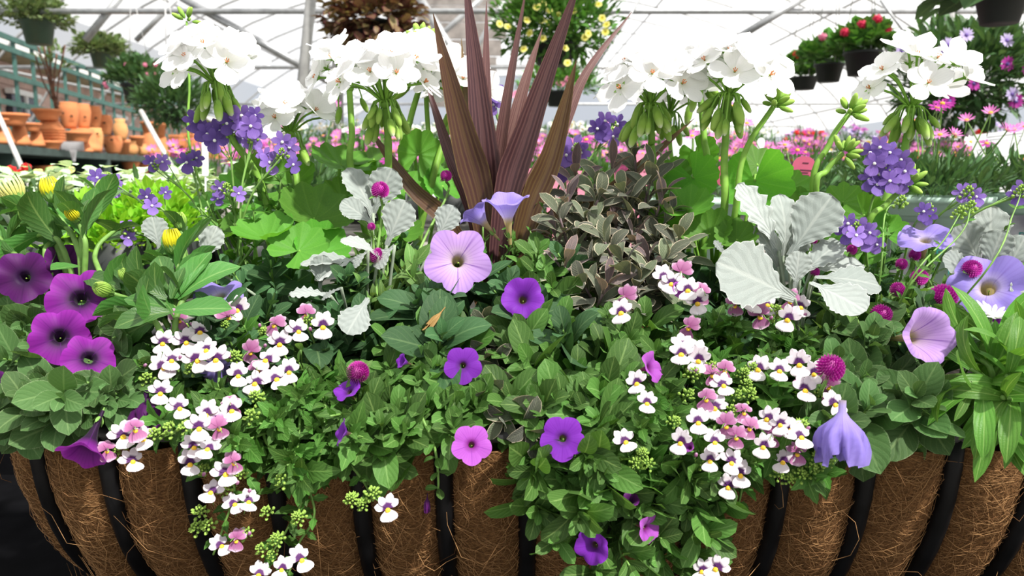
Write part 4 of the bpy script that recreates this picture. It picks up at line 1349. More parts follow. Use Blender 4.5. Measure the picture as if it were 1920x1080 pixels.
def mint_pot(px, prim, wpx, Y, label, texts=(), pics=(), leafkey='bgdark', seed=1, nl=700, spread=0.16, tall=0.055, lsz=0.04, nf=3):
    D = Y + 0.65
    c = at(px, prim, Y); w = wpx / FPX * D; h = c.z - 0.86
    t = thing('potted_daisy', label, 'potted plant', (c.x, Y, 0.86))
    B = Matrix.Translation((c.x, Y, 0.86))
    part('pot', MB().lathe([(0.001, 0), (0.40 * w, 0), (0.46 * w, 0.80 * h), (0.485 * w, 0.81 * h), (0.49 * w, 0.93 * h), (0.51 * w, 0.94 * h), (0.515 * w, h), (0.47 * w, h), (0.46 * w, 0.9 * h), (0.001, 0.88 * h)], 40).build('pot', m_mint), t, B)
    part('foliage', leafmass('foliage', leafkey, nl, dome(spread, spread, tall, 0.01, 0.1), lsz, 0.2, seed), t, Matrix.Translation((c.x, Y, c.z)), kind='stuff')
    for q in range(nf):
        a = R.uniform(0, 2 * PI); rr_ = spread * math.sqrt(R.random()) * 0.9
        fp = V(c.x + rr_ * math.cos(a), Y + rr_ * math.sin(a), c.z + tall + R.uniform(0.03, 0.14))
        part('flower', R.choice(FL['pinkd']), t, mframe(fp, V(R.uniform(-.4, .4), -0.6, 1), (0, 1, 0.1), 0.017))
        part('flower_stem', MB().tube(spline([V(c.x + rr_ * 0.4 * math.cos(a), Y + rr_ * 0.4 * math.sin(a), c.z), fp], 4), 0.0012, 4).build('flower_stem', MT['stem']), t)
    for s, size, zf, a0 in texts:
        me = text_mesh(s, size * h)
        on_cyl(me, 0.46 * w, zf * h, a0)
        me.materials.clear(); me.materials.append(m_teal)
        part('lettering', me, t, B)
    for a0, a1, z0, z1 in pics:
        vs = []; n = 10
        for k in range(n + 1):
            a = a0 + (a1 - a0) * k / n
            for z in (z0, z1):
                rr_ = (0.40 + 0.06 * z / 0.8 + 0.012) * w
                vs.append((rr_ * math.sin(a), -rr_ * math.cos(a), z * h))
        part('label', MB().add(vs, [(2 * k, 2 * k + 2, 2 * k + 3, 2 * k + 1) for k in range(n)]).build('label', m_pic), t, B)
    return t


TX = (('NOVALIS', 0.085, 0.52, 0.12), ('PLANTS', 0.15, 0.36, 0.12), ('THAT', 0.12, 0.2, 0.12))
mint_pot(1745, 368, 205, 0.80, 'mint green pot of daisy foliage behind the right dusty miller', TX, ((-1.2, -0.35, 0.02, 0.74), (0.75, 1.3, 0.02, 0.78)), seed=31, nf=9)
mint_pot(1945, 362, 190, 0.82, 'mint green pot of daisy foliage cut by the right edge', (('PLANTS', 0.15, 0.5, -0.35), ('THAT', 0.12, 0.34, -0.35)), ((-1.3, -0.7, 0.02, 0.78),), seed=32, nf=8)
mint_pot(1060, 372, 150, 0.84, 'mint green pot behind the tricolour sage', (('at', 0.14, 0.3, -0.45),), seed=33, nl=260, spread=0.10)
mint_pot(1300, 372, 180, 0.95, 'mint green pot mostly hidden by geranium leaves', (), seed=34, nl=300, spread=0.13)
mint_pot(560, 372, 180, 0.95, 'mint green pot hidden behind the left geranium leaves', (), seed=35, nl=500, spread=0.15)
mint_pot(1520, 372, 180, 0.92, 'mint green pot behind the red plant tag', (), seed=36, nl=420, spread=0.15)

# lamium and golden foliage at the left
for k, (px, py, Y) in enumerate(((70, 330, 0.85), (170, 325, 0.95), (270, 332, 0.82), (370, 330, 0.92), (460, 335, 0.85), (0, 335, 1.0), (120, 340, 1.15), (320, 335, 1.2))):
    c = at(px, py, Y)
    t = thing('potted_lamium', 'silver-leaved lamium with green leaf margins in the row before the terracotta shelf', 'potted plant', (c.x, Y, 0.86), 'silver lamium row')
    B = Matrix.Translation((c.x, Y, 0.86))
    part('pot', MB().lathe([(0.001, 0), (0.055, 0), (0.07, 0.1), (0.062, 0.1), (0.001, 0.09)], 20).build('pot', m_pot_k), t, B)
    for q in range(46):
        a = R.uniform(0, 2 * PI); e = R.uniform(0.05, 1.0)
        pz = c.z - 0.035 + 0.06 * e * R.uniform(0.5, 1)
        rr_ = 0.13 * (1 - 0.6 * e) * R.uniform(0.6, 1.1)
        p = V(c.x + rr_ * math.cos(a), Y + rr_ * math.sin(a), pz)
        part('leaf', R.choice(LV['lamium']), t, lframe(p, V(math.cos(a), math.sin(a), R.uniform(-.1, .5)), (R.uniform(-.3, .3), R.uniform(-.5, .1), 1), R.uniform(0.03, 0.048)))
    part('stems', leafmass('stems', 'bgdark', 90, dome(0.09, 0.09, 0.10, 0.0, 0.0), 0.05, 0.2, k), t, Matrix.Translation((c.x, Y, 0.95)), kind='stuff')

for k, (px, py, Y, s) in enumerate(((215, 398, 0.66, 0.12), (300, 375, 0.70, 0.08))):
    c = at(px, py, Y)
    t = thing('golden_foliage_plant', ('larger', 'smaller')[k] + ' mound of bright chartreuse foliage behind the yellow-budded plant', 'potted plant', (c.x, Y, 0.86))
    part('pot', MB().lathe([(0.001, 0), (0.045, 0), (0.06, 0.1), (0.052, 0.1), (0.001, 0.09)], 20).build('pot', m_pot_k), t, Matrix.Translation((c.x, Y, 0.86)))
    part('foliage', leafmass('foliage', 'char', 700, dome(s, s, 0.085, 0, 0.2), 0.026, 0.5, 40 + k), t, Matrix.Translation((c.x, Y, c.z - 0.055)), kind='stuff')

for k, (px, py, Y, key, r, n, lab) in enumerate(((14, 318, 1.05, 'scarlet', 0.014, 6, 'small red-flowered plant at the left edge behind the yellow buds'), (105, 322, 1.35, 'yel', 0.014, 6, 'small yellow-flowered plant behind the yellow bud'))):
    c = at(px, py, Y)
    t = thing('bedding_plant', lab, 'potted plant', (c.x, Y, 0.86))
    part('pot', MB().lathe([(0.001, 0), (0.045, 0), (0.06, 0.1), (0.052, 0.1), (0.001, 0.09)], 16).build('pot', m_pot_k), t, Matrix.Translation((c.x, Y, 0.86)))
    part('foliage', leafmass('foliage', 'bgleaf', 160, dome(0.07, 0.07, c.z - 0.97, 0, 0.3), 0.035, 0.4, 50 + k), t, Matrix.Translation((c.x, Y, 0.96)), kind='stuff')
    for q in range(n):
        part('flower', FL[key][0], t, mframe(V(c.x + R.uniform(-.05, .05), Y + R.uniform(-.05, .02), c.z + R.uniform(-.012, .008)), V(R.uniform(-.3, .3), -0.7, 0.7), (0, 0, 1), r))

# pink and white daisies
POTK = MB().lathe([(0.001, 0), (0.055, 0), (0.075, 0.12), (0.066, 0.12), (0.001, 0.11)], 14).build('pot', m_pot_k)
FOLS = [leafmass('foliage', 'bgleaf', 520, dome(0.16, 0.16, 0.13, 0, 0.15), 0.042, 0.14, 60 + k) for k in range(3)]
FOLD = [leafmass('foliage', 'bgdark', 520, dome(0.16, 0.16, 0.13, 0, 0.15), 0.042, 0.16, 70 + k) for k in range(2)]


def daisy_plant(x, y, z, hz, key, nf, label, group, r=0.024, fols=FOLS, fspread=0.14, name='potted_daisy'):
    t = thing(name, label, 'potted plant', (x, y, z), group)
    B = Matrix.Translation((x, y, z))
    part('pot', POTK, t, B)
    f = R.choice(fols)
    s = (hz) / 0.25
    part('foliage', f, t, Matrix.Translation((x, y, z + 0.11)) @ Matrix.Rotation(R.uniform(0, 6), 4, 'Z') @ Matrix.Diagonal((1, 1, s, 1)), kind='stuff')
    for q in range(nf):
        a = R.uniform(0, 2 * PI); rr_ = fspread * math.sqrt(R.random())
        hh = z + 0.11 + (hz - 0.11) * 0.62 * (1.25 - rr_ / fspread * 0.5) + R.uniform(0.01, 0.05)
        if key == 'mix': k2 = R.choice(('pinkd', 'pinkd', 'pinkd', 'whited'))
        else: k2 = key
        part('flower', R.choice(FL[k2]), t, mframe(V(x + rr_ * math.cos(a), y + rr_ * math.sin(a), hh), V(R.uniform(-.35, .35), -0.35 + R.uniform(-.5, .2), 1), (0, 1, 0.1), r * R.uniform(0.8, 1.15)))
    return t


for iy, y in enumerate((1.78, 2.08, 2.42, 2.78)):
    for ix in range(13):
        x = -1.0 + ix * 0.31 + (0.15 if iy % 2 else 0) + R.uniform(-.03, .03)
        if abs((x) / (y + 0.65)) > 0.78: continue
        daisy_plant(x, y, 0.90, 0.29 + 0.035 * iy + R.uniform(-.015, .02), 'pinkd' if x < 0.9 or iy > 1 else 'mix', 20, 'pink daisies with orange centres, ' + ('front', 'second', 'third', 'back')[iy] + ' bench row behind the trough', 'pink daisies, row %d' % (iy + 1))
for iy, y in enumerate((3.9, 4.25, 4.6)):
    for ix in range(9):
        x = -1.25 + ix * 0.33 + (0.15 if iy % 2 else 0)
        daisy_plant(x, y, 1.10, 0.30 + 0.03 * iy, 'whited', 15, 'white daisies with yellow centres in the ' + ('front', 'middle', 'back')[iy] + ' row of the far bench', 'white daisies, row %d' % (iy + 1), r=0.026)
for iy, y in enumerate((4.5, 4.95)):
    for ix in range(8):
        x = 1.95 + ix * 0.36 + (0.15 if iy % 2 else 0)
        daisy_plant(x, y, 1.08, 0.32 + 0.09 * iy, 'ostp' if (ix + iy) % 3 else 'scarlet', 9, ('magenta and lilac' if (ix + iy) % 3 else 'red') + ' flowers, ' + ('front', 'back')[iy] + ' row of the far right bench', 'far right bench, row %d' % (iy + 1) + (' purple' if (ix + iy) % 3 else ' red'), r=0.03, fols=FOLD)
# red geraniums in front of the far right bench
for k in range(6):
    x = 1.30 + k * 0.22
    daisy_plant(x, 3.02, 0.90, 0.30, 'scarlet', 5, 'red-flowered plants at the back edge of the daisy bench', 'red flowers behind the daisies', r=0.022, fols=FOLD)

# ------------------------------------------------------------------ plant tags and cards
m_pink = plain('pink_tag', (0.86, 0.30, 0.42), 0.4, 0.06, 20)
m_rose = plain('rose_tag', (0.52, 0.10, 0.18), 0.4, 0.06, 20)
m_plum = plain('plum_tag_picture', (0.36, 0.06, 0.16), 0.4, 0.5, 70)
m_ink = plain('dark_ink', (0.16, 0.03, 0.07), 0.6)
m_cardw = plain('white_card', (0.86, 0.87, 0.88), 0.4, 0.03)
m_gink = plain('grey_ink', (0.35, 0.35, 0.38), 0.6)


def round_card(w, h, r, th=0.0012, n=6):
    pts = []
    for cx, cz, a0 in ((w / 2 - r, h - r, 0), (-w / 2 + r, h - r, PI / 2), (-w / 2 + r, r, PI), (w / 2 - r, r, 1.5 * PI)):
        for k in range(n + 1):
            a = a0 + PI / 2 * k / n
            pts.append((cx + r * math.cos(a), cz + r * math.sin(a)))
    m = len(pts)
    mb = MB()
    mb.add([(x, -th / 2, z) for x, z in pts] + [(x, th / 2, z) for x, z in pts], [tuple(range(m)), tuple(range(2 * m - 1, m - 1, -1))] + [(i, m + i, m + (i + 1) % m, (i + 1) % m) for i in range(m)])
    return mb


def card(name, px, py0, py1, wpx, Y, mat, label, rot=0.0, r=0.4, lines=(), ink=None, word=None, stake=True, pic=None):
    D = Y + 0.65
    b = at(px, py1, Y); tpt = at(px, py0, Y)
    w = wpx / FPX * D; h = (tpt - b).length
    M = Matrix.Translation(b) @ Matrix.Rotation(rot, 4, 'Y')
    t = thing(name, label, 'plant tag', b)
    part('face', round_card(w, h, min(w, h) * r * 0.5).build('face', mat, False), t, M)
    if stake:
        part('stake', MB().box((0, 0.001, -0.05), (w * 0.25, 0.0012, 0.12)).build('stake', mat, False), t, M)
    if pic:
        part('picture', round_card(w * 0.45, h * 0.9, 0.004, 0.0006).build('picture', pic, False), t, M @ Matrix.Translation((-w * 0.25, -0.0012, h * 0.05)))
    for lx, lz, lw in lines:
        part('print_line', MB().box((lx * w, -0.0011, lz * h), (lw * w, 0.0006, h * 0.025)).build('print_line', ink or m_ink, False), t, M)
    if word:
        me = text_mesh(word[0], word[1] * h)
        for v in me.vertices: v.co = (v.co.x + word[2] * w, -0.0012, v.co.y + word[3] * h)
        me.materials.clear(); me.materials.append(ink or m_ink)
        part('lettering', me, t, M)
    return t


card('plant_tag', 1502, 293, 360, 44, 0.45, m_rose, 'rose-red plant tag with rounded top and small print beside the right geranium', 0.06, 0.9,
     [(0.05, 0.82, 0.25), (0.1, 0.62, 0.5), (0.0, 0.55, 0.4), (0.1, 0.48, 0.3), (0.05, 0.42, 0.3), (0.05, 0.34, 0.25)])
card('plant_tag', 1360, 308, 350, 40, 0.46, m_rose, 'rose-red plant tag mostly hidden behind geranium stems', 0.0, 0.9)
card('plant_tag', 1188, 290, 350, 70, 0.75, m_pink, 'pink tag with dark flower picture above the sage', -0.05, 0.3, word=('rant', 0.16, 0.32, 0.42), pic=m_plum)
card('plant_tag', 1040, 318, 378, 110, 0.74, m_pink, 'large pale pink tag behind the spike and sage', 0.05, 0.2)
card('info_card', 1890, 245, 292, 130, 1.35, m_cardw, 'white information card with fine print at the right edge', -0.12, 0.3,
     [(-0.25, 0.72, 0.3), (-0.25, 0.55, 0.25), (-0.27, 0.38, 0.3), (0.18, 0.72, 0.05), (0.18, 0.55, 0.05), (-0.05, 0.84, 0.5)], m_gink)
card('info_card', 1285, 258, 300, 56, 1.3, m_cardw, 'white card behind the reddish spike tip at centre right', 0.1, 0.3, stake=True)
card('plant_tag', 1425, 258, 280, 14, 1.0, m_cardw, 'small white oval label among the daisies', 0.1, 1.0)
card('info_card', 810, 262, 300, 40, 1.3, m_cardw, 'white card behind the bronze spike leaf', 0.0, 0.2)
card('plant_tag', 385, 262, 330, 12, 0.75, m_cardw, 'narrow white plant label standing before the terracotta planters', 0.05, 0.3)
# ------------------------------------------------------------------ planting in the trough
SOIL = ZR - 0.02
FLW = []
STM = {}


def rv(s): return V(R.uniform(-s, s), R.uniform(-s, s), R.uniform(-s, s))


def plant(name, label, px, y=0.2, cat='flowering plant'):
    x = (px - 960) / FPX * (y + 0.65)
    x = min(max(x, X0 + 0.06), X1 - 0.06)
    return thing(name, label, cat, (x, y, SOIL))


def shoot(root, tip, tipdir, key, n=7, size=0.03, start=0.25, spread=1.15, whorl=2, stemr=0.0016, stemmat='stem', base=None, tipkey=None, taper=0.35, sag=0.0, jit=0.25, leafname='leaf'):
    """stem from the soil to tip with leaf whorls; leaves get smaller and steeper towards the tip"""
    b = Vector(base) if base is not None else WM[root].translation + V(R.uniform(-.04, .04), R.uniform(-.03, .03), 0)
    td = Vector(tipdir).normalized()
    L = (tip - b).length
    path = spline([b, b.lerp(tip, 0.45) + V(0, 0, 0.10 * L - sag) + rv(0.006), tip - td * L * 0.22, tip], 5)
    STM[part('stem', MB().tube(path, [stemr * (1.3 - 0.7 * i / (len(path) - 1)) for i in range(len(path))], 5).build('stem', MT[stemmat]), root)] = path[-5:]
    K = len(path) - 1
    az = R.uniform(0, PI)
    for i in range(n):
        f = i / max(1, n - 1)
        t = (start + (1 - start) * f ** 0.75)
        q = t * K; i0 = min(int(q), K - 1)
        p = path[i0].lerp(path[i0 + 1], q - i0)
        T = (path[i0 + 1] - path[i0]).normalized()
        if f > 0.6: T = T.lerp(td, 0.5).normalized()
        az += PI / 2 + R.uniform(-.3, .3) if whorl == 2 else 2.4
        e1 = T.orthogonal().normalized(); e2 = T.cross(e1)
        sc = size * (1 - (1 - taper) * max(0, f - 0.35) / 0.65) * R.uniform(0.8, 1.15)
        a = spread * (1 - 0.6 * f ** 2)
        for w in range(whorl):
            aa = az + 2 * PI * w / whorl + R.uniform(-jit, jit)
            pr = e1 * math.cos(aa) + e2 * math.sin(aa)
            d = pr * math.sin(a) + T * math.cos(a)
            nn = T * math.sin(a) - pr * math.cos(a) + rv(0.2) + V(0, -0.15, 0.35)
            kk = tipkey if (tipkey and f > 0.55) else key
            part(leafname, R.choice(LV[kk]), root, lframe(p, d, nn, sc))
    return path


def fill(root, rect, n, key, size, nl=7, yoff=0.0, yj=0.03, tilt=(0, -0.6, 1), **kw):
    """n shoots with tips scattered over a picture rectangle on the planting's surface"""
    x0, y0, x1, y1 = rect
    for k in range(n):
        px = R.uniform(x0, x1); py = y0 + (y1 - y0) * ((k + R.random()) / n)
        Y = Yp(py) + yoff + R.uniform(-yj, yj)
        tip = at(px, py, Y)
        d = V(tilt[0] + R.uniform(-.5, .5), tilt[1] + R.uniform(-.4, .4), tilt[2] + R.uniform(-.3, .3))
        shoot(root, tip, d, key, nl, size * R.uniform(0.85, 1.15), **kw)


def tips(root, pts, key, size, nl=8, yoff=0.0, tilt=(0, -0.8, 0.8), **kw):
    for q in pts:
        px, py = q[0], q[1]
        s = q[2] if len(q) > 2 else 1.0
        tip = at(px, py, Yp(py) + yoff)
        d = V(tilt[0] + R.uniform(-.35, .35), tilt[1] + R.uniform(-.3, .3), tilt[2] + R.uniform(-.3, .3))
        shoot(root, tip, d, key, nl, size * s, **kw)


def vine(root, pts, key, size, step=0.014, whorl=2, stemr=0.0014, spread=1.2, base=None, leaf0=0.0):
    """a trailing stem through picture points (px, py, Y or None)"""
    P = [base if base is not None else WM[root].translation + rv(0.01)]
    for q in pts:
        P.append(at(q[0], q[1], q[2] if len(q) > 2 else Yp(q[1])))
    path = spline(P, 7)
    part('stem', MB().tube(path, [stemr * (1.25 - 0.6 * i / len(path)) for i in range(len(path))], 5).build('stem', MT['stem']), root)
    acc = 0; az = 0; tot = sum((path[i + 1] - path[i]).length for i in range(len(path) - 1)); run = 0
    for i in range(len(path) - 1):
        T = path[i + 1] - path[i]; l = T.length; T.normalize()
        acc += l; run += l
        if acc > step and run > leaf0 * tot:
            acc = 0; az += PI / 2
            e1 = T.orthogonal().normalized(); e2 = T.cross(e1)
            for w in range(whorl):
                aa = az + 2 * PI * w / whorl + R.uniform(-.4, .4)
                pr = e1 * math.cos(aa) + e2 * math.sin(aa)
                pr = (pr + V(0, -0.35, 0.15)).normalized()
                d = pr * math.sin(spread) + T * math.cos(spread)
                part('leaf', R.choice(LV[key]), root, lframe(path[i], d, V(0, -0.6, 0.8) + rv(0.4), size * R.uniform(0.65, 1.2) * (1 - 0.35 * run / tot)))
    return path


def fdir(p, fx, fy, fz=1.0):
    """facing: right, up, towards the camera"""
    c = (CAM - p).normalized()
    r = V(1, 0, 0); u = r.cross(-c).normalized() * 1.0
    if u.z < 0: u = -u
    return r * fx + u * fy + c * fz


def petunia(root, px, py, rpx, key, face=(0, 0, 1), var=0, yoff=-0.015, Y=None, spin=0.0, label=None, cal=True):
    Y = (Yp(py) + yoff) if Y is None else Y
    p = at(px, py, Y)
    r = rpx * mpp(Y)
    M = mframe(p, fdir(p, *face), V(spin, 0, 1), r)
    FLW.append((p, M.col[2].to_3d().normalized(), r, 3.0))
    f = part('flower', FL[key][var], root, M, label)
    if cal: part('calyx', CALYX, f, M)
    return f


def flower_stalk(root, px, py, Y=None, r=0.0016, mat='stem', base=None, yoff=0.0, lift=0.04):
    Y = (Yp(py) + yoff) if Y is None else Y
    p = at(px, py, Y)
    b = base if base is not None else WM[root].translation + rv(0.02)
    path = spline([b, b.lerp(p, 0.5) + V(0, 0, lift) + rv(0.008), p], 6)
    part('flower_stem', MB().tube(path, r, 6).build('flower_stem', MT[mat]), root)
    return path


# ---- purple spike
m_spk = (MT['spike'], MT['spikegreen'])
spx = thing('spike_plant', 'tall purple-bronze spike plant with sword leaves at the centre', 'foliage plant', ((932 - 960) / FPX * 0.90, 0.25, SOIL))
SB = WM[spx].translation


def sword(pts, wpx, mi=0, name='leaf', fold=0.35, facing=(0, -1, 0), kink=0.0):
    """strap through picture points (px,py,Y), starting in the crown"""
    P = spline([SB + V(R.uniform(-.012, .012), R.uniform(-.01, .01), 0)] + [at(*q) for q in pts], 6)
    k = len(P); vs = []; uvs = []
    for i, p in enumerate(P):
        t = i / (k - 1)
        T = (P[min(i + 1, k - 1)] - P[max(i - 1, 0)]).normalized()
        side = T.cross(V(*facing)).normalized(); nn = side.cross(T)
        w = 0.9 * wpx * mpp(0.25) / 2 * (0.42 + 0.58 * min(1, t / 0.5) if t < 0.45 else max(0.0, 1 - ((t - 0.45) / 0.55) ** 1.7)) + 0.0003
        for s in (-1, -0.5, 0, 0.5, 1):
            vs.append(p + side * s * w - nn * (fold * w * (1 - abs(s)) * 0.9) ); uvs.append((0.5 + 0.5 * s, t))
    fs = [(i * 5 + j, i * 5 + j + 1, i * 5 + j + 6, i * 5 + j + 5) for i in range(k - 1) for j in range(4)]
    part(name, MB().add(vs, fs, uvs).build('spike_leaf', m_spk[mi]), spx)


sword([(906, 400, .24), (868, 250, .22), (812, 25, .19)], 64, 1)
sword([(915, 400, .25), (905, 250, .24), (870, -60, .23)], 66)
sword([(920, 380, .27), (912, 200, .28), (912, 2, .29)], 32, 0, facing=(0.5, -1, 0))
sword([(928, 380, .27), (945, 220, .28), (988, -30, .29)], 34, 0, facing=(-0.6, -1, 0))
sword([(945, 350, .28), (972, 200, .29), (1017, 52, .31)], 34, 0)
sword([(945, 400, .23), (990, 240, .21), (1095, -60, .18)], 60, fold=0.8)
sword([(985, 420, .24), (1035, 290, .23), (1081, 112, .21)], 54, 1, fold=0.6)
sword([(970, 400, .26), (1050, 250, .29), (1100, 135, .31), (1185, 22, .34)], 26)
sword([(890, 420, .26), (840, 280, .27), (795, 140, .29)], 30)
sword([(860, 450, .24), (770, 350, .26), (685, 232, .28)], 36, 1)
sword([(1010, 440, .27), (1130, 370, .29), (1302, 222, .29)], 42, 1, facing=(-0.2, -1, 0.3))
sword([(905, 380, .28), (875, 200, .31), (865, 72, .33)], 20, 1)
sword([(985, 430, .27), (1020, 350, .28), (1075, 215, .3)], 30)
sword([(935, 430, .26), (950, 330, .28), (975, 200, .3)], 30)

# ---- white geraniums
def umbel(root, node, up, nfl, nbud, R_px, Y, seed, flsize=0.028, budsize=0.0125, stalk=None, spread=1.0, pl=0.05):
    rr = random.Random(seed)
    st = stalk
    e1 = up.orthogonal().normalized(); e2 = up.cross(e1)
    Mp = MB()
    subs = []
    for k in range(nfl):
        f = (k + 0.5) / nfl
        el = math.radians(86 - 66 * f ** 0.85)
        a = k * 2.39996 + rr.uniform(-.2, .2)
        d = (e1 * math.cos(a) + e2 * math.sin(a)) * math.cos(el) * spread + up * math.sin(el)
        L = pl * rr.uniform(0.9, 1.15)
        end = node + d * L
        Mp.tube(spline([node, node + (d * 0.5 + up * 0.12) * L, end], 3), [0.0014] * 6 + [0.0017], 5)
        fd = (d + V(0, -0.25, 0.15)).normalized()
        subs.append((FL['ger'][k % 3], mframe(end, fd, V(rr.uniform(-1, 1), rr.uniform(-1, 1), 1), flsize * rr.uniform(0.9, 1.12))))
    for k in range(nbud):
        a = k * 2.39996
        rad = e1 * math.cos(a) + e2 * math.sin(a)
        L = 0.026 * rr.uniform(0.3, 1.25)
        mid_ = node + rad * 0.012 + up * 0.003
        end = node + rad * (0.012 + 0.016 * rr.random()) - up * L
        Mp.tube(spline([node, mid_, end], 3), 0.0011, 4)
        subs.append((FL['gerbud'][0 if rr.random() < 0.55 else 1], mframe(end, (end - mid_) + rad * 0.2 * L, e1, budsize * rr.uniform(0.75, 1.25))))
    Mp.blob(node, (0.006, 0.006), up, 8, 5)
    h = part('flower_head', Mp.build('flower_head', MT['gstem']), root)
    nf = 0
    for me, M in subs:
        part('bud' if me in FL['gerbud'] else 'flower', me, h, M)


def ger_stalk(root, pts, r=0.0042):
    path = spline([WM[root].translation + V(R.uniform(-.03, .03), R.uniform(-.02, .02), 0)] + [at(*q) for q in pts], 6)
    part('flower_stem', MB().tube(path, [r * (1.1 - 0.25 * i / len(path)) for i in range(len(path))], 10).build('flower_stem', MT['gstem']), root)
    return path[-1], (path[-1] - path[-3]).normalized()


def budhead(root, pts, n=13, size=0.0085, r=0.0033):
    node, up = ger_stalk(root, pts, r)
    e1 = up.orthogonal().normalized(); e2 = up.cross(e1)
    h = None
    for k in range(n):
        f = (k + 0.5) / n; el = math.radians(85 - 95 * f); a = k * 2.4
        d = (e1 * math.cos(a) + e2 * math.sin(a)) * math.cos(el) + up * math.sin(el)
        M = mframe(node + d * 0.013, d, e1, size * R.uniform(0.85, 1.2))
        part('bud', FL['gerbud'][1], root, M)


def ger_leaf_at(root, px, py, rpx, Y, face, spin=0.0, var=None):
    p = at(px, py, Y); r = rpx * mpp(Y)
    fd = fdir(p, *face).normalized()
    M = mframe(p, fd, V(math.sin(spin), 0, math.cos(spin)), r)
    part('leaf', LV['ger'][R.randrange(3) if var is None else var], root, M)
    b = WM[root].translation + rv(0.03); b.z = SOIL
    part('leaf_stalk', MB().tube(spline([b, b.lerp(p, 0.6) + V(0, 0.01, 0.01), p - fd * 0.01, p], 5), 0.002, 6).build('leaf_stalk', MT['gstem']), root)


gl = plant('geranium', 'white geranium at the left with tall round flower heads', 520, 0.30)
gc = plant('geranium', 'white geranium just left of the spike plant, flower heads around its leaves', 745, 0.30)
gr = plant('geranium', 'white geranium right of centre with three tall flower heads', 1330, 0.27)
gR = plant('geranium', 'white geranium at the far right with one open head and bud clusters', 1600, 0.27)

n_, u_ = ger_stalk(gl, [(500, 380, .27), (430, 250, .25), (405, 160, .24)]); umbel(gl, n_, V(-0.05, -0.1, 1), 18, 16, 80, .24, 1, pl=0.047)
n_, u_ = ger_stalk(gl, [(560, 400, .29), (550, 300, .31), (545, 252, .32)]); umbel(gl, n_, V(0, -0.1, 1), 15, 3, 80, .31, 2, pl=0.042)
n_, u_ = ger_stalk(gc, [(728, 330, .23), (727, 250, .22), (722, 195, .21)]); umbel(gc, n_, V(-0.06, -0.1, 1), 20, 18, 90, .21, 3, pl=0.052)
n_, u_ = ger_stalk(gc, [(752, 320, .30), (768, 230, .33), (788, 160, .35)]); umbel(gc, n_, V(0.05, -0.05, 1), 14, 2, 60, .34, 4, pl=0.045)
n_, u_ = ger_stalk(gc, [(800, 380, .29), (830, 270, .31), (862, 200, .33)]); umbel(gc, n_, V(0.05, -0.05, 1), 12, 3, 60, .33, 14, pl=0.045)
n_, u_ = ger_stalk(gc, [(664, 350, .29), (660, 250, .30), (655, 165, .31)]); umbel(gc, n_, V(-0.1, -0.05, 1), 10, 2, 60, .31, 15, pl=0.042)
n_, u_ = ger_stalk(gr, [(1228, 320, .24), (1222, 260, .23), (1219, 200, .22)]); umbel(gr, n_, V(0.0, -0.1, 1), 18, 16, 90, .22, 5, pl=0.050)
n_, u_ = ger_stalk(gr, [(1355, 420, .19), (1358, 300, .19), (1366, 182, .19)]); umbel(gr, n_, V(0.05, -0.1, 1), 17, 18, 80, .19, 6, pl=0.047)
n_, u_ = ger_stalk(gr, [(1325, 340, .27), (1320, 260, .28), (1312, 165, .29)]); umbel(gr, n_, V(-0.15, -0.05, 1), 14, 5, 80, .29, 7, pl=0.045)
n_, u_ = ger_stalk(gr, [(1290, 380, .3), (1260, 300, .33), (1255, 215, .35)], 0.003); umbel(gr, n_, V(0.1, -0.05, 1), 12, 8, 80, .35, 8, pl=0.04)
n_, u_ = ger_stalk(gR, [(1640, 430, .22), (1690, 300, .23), (1708, 205, .23)]); umbel(gR, n_, V(0.05, -0.1, 1), 15, 16, 80, .23, 9, pl=0.058)
budhead(gc, [(800, 350, .3), (800, 200, .34), (790, 78, .35)], 18, 0.010)
budhead(gr, [(1375, 420, .18), (1395, 290, .18), (1452, 197, .18)])
budhead(gR, [(1525, 380, .2), (1555, 270, .2), (1592, 212, .2)])
budhead(gR, [(1530, 380, .18), (1550, 320, .18), (1580, 288, .18)])
budhead(gR, [(1620, 440, .18), (1660, 385, .18), (1702, 345, .18)], 10)
budhead(gl, [(370, 330, .34), (355, 150, .36), (350, 40, .37)], 6, 0.008, 0.0016)

for (px, py, r, Y, face, sp) in ((500, 445, 62, .19, (-.2, .9, .45), 0), (590, 410, 72, .24, (.2, .8, .6), .3), (560, 470, 60, .17, (0, .6, .8), .6), (640, 310, 62, .31, (.3, .9, .3), 0), (545, 345, 55, .31, (-.3, .5, .8), 1),
                                 (470, 400, 55, .28, (-.5, .8, .4), 0), (600, 470, 55, .2, (.3, .5, .8), 2), (430, 440, 48, .24, (-.4, .8, .5), 0), (520, 395, 50, .27, (.1, .9, .4), 1), (640, 370, 45, .28, (.2, .6, .8), 0),
                                 (450, 350, 40, .33, (-.2, .8, .5), 0), (400, 380, 42, .33, (-.2, .8, .5), 0), (480, 330, 40, .34, (0, .6, .8), 0)):
    ger_leaf_at(gl, px, py, r, Y, face, sp)
for (px, py, r, Y, face, sp) in ((785, 290, 48, .30, (.5, .1, .9), .5), (700, 300, 42, .33, (-.3, .9, .4), 0), (760, 360, 50, .28, (.2, .7, .7), 0), (830, 350, 42, .3, (.4, .6, .7), 0), (690, 350, 45, .3, (-.3, .7, .7), 0), (750, 440, 45, .22, (0, .7, .7), 0)):
    ger_leaf_at(gc, px, py, r, Y, face, sp)
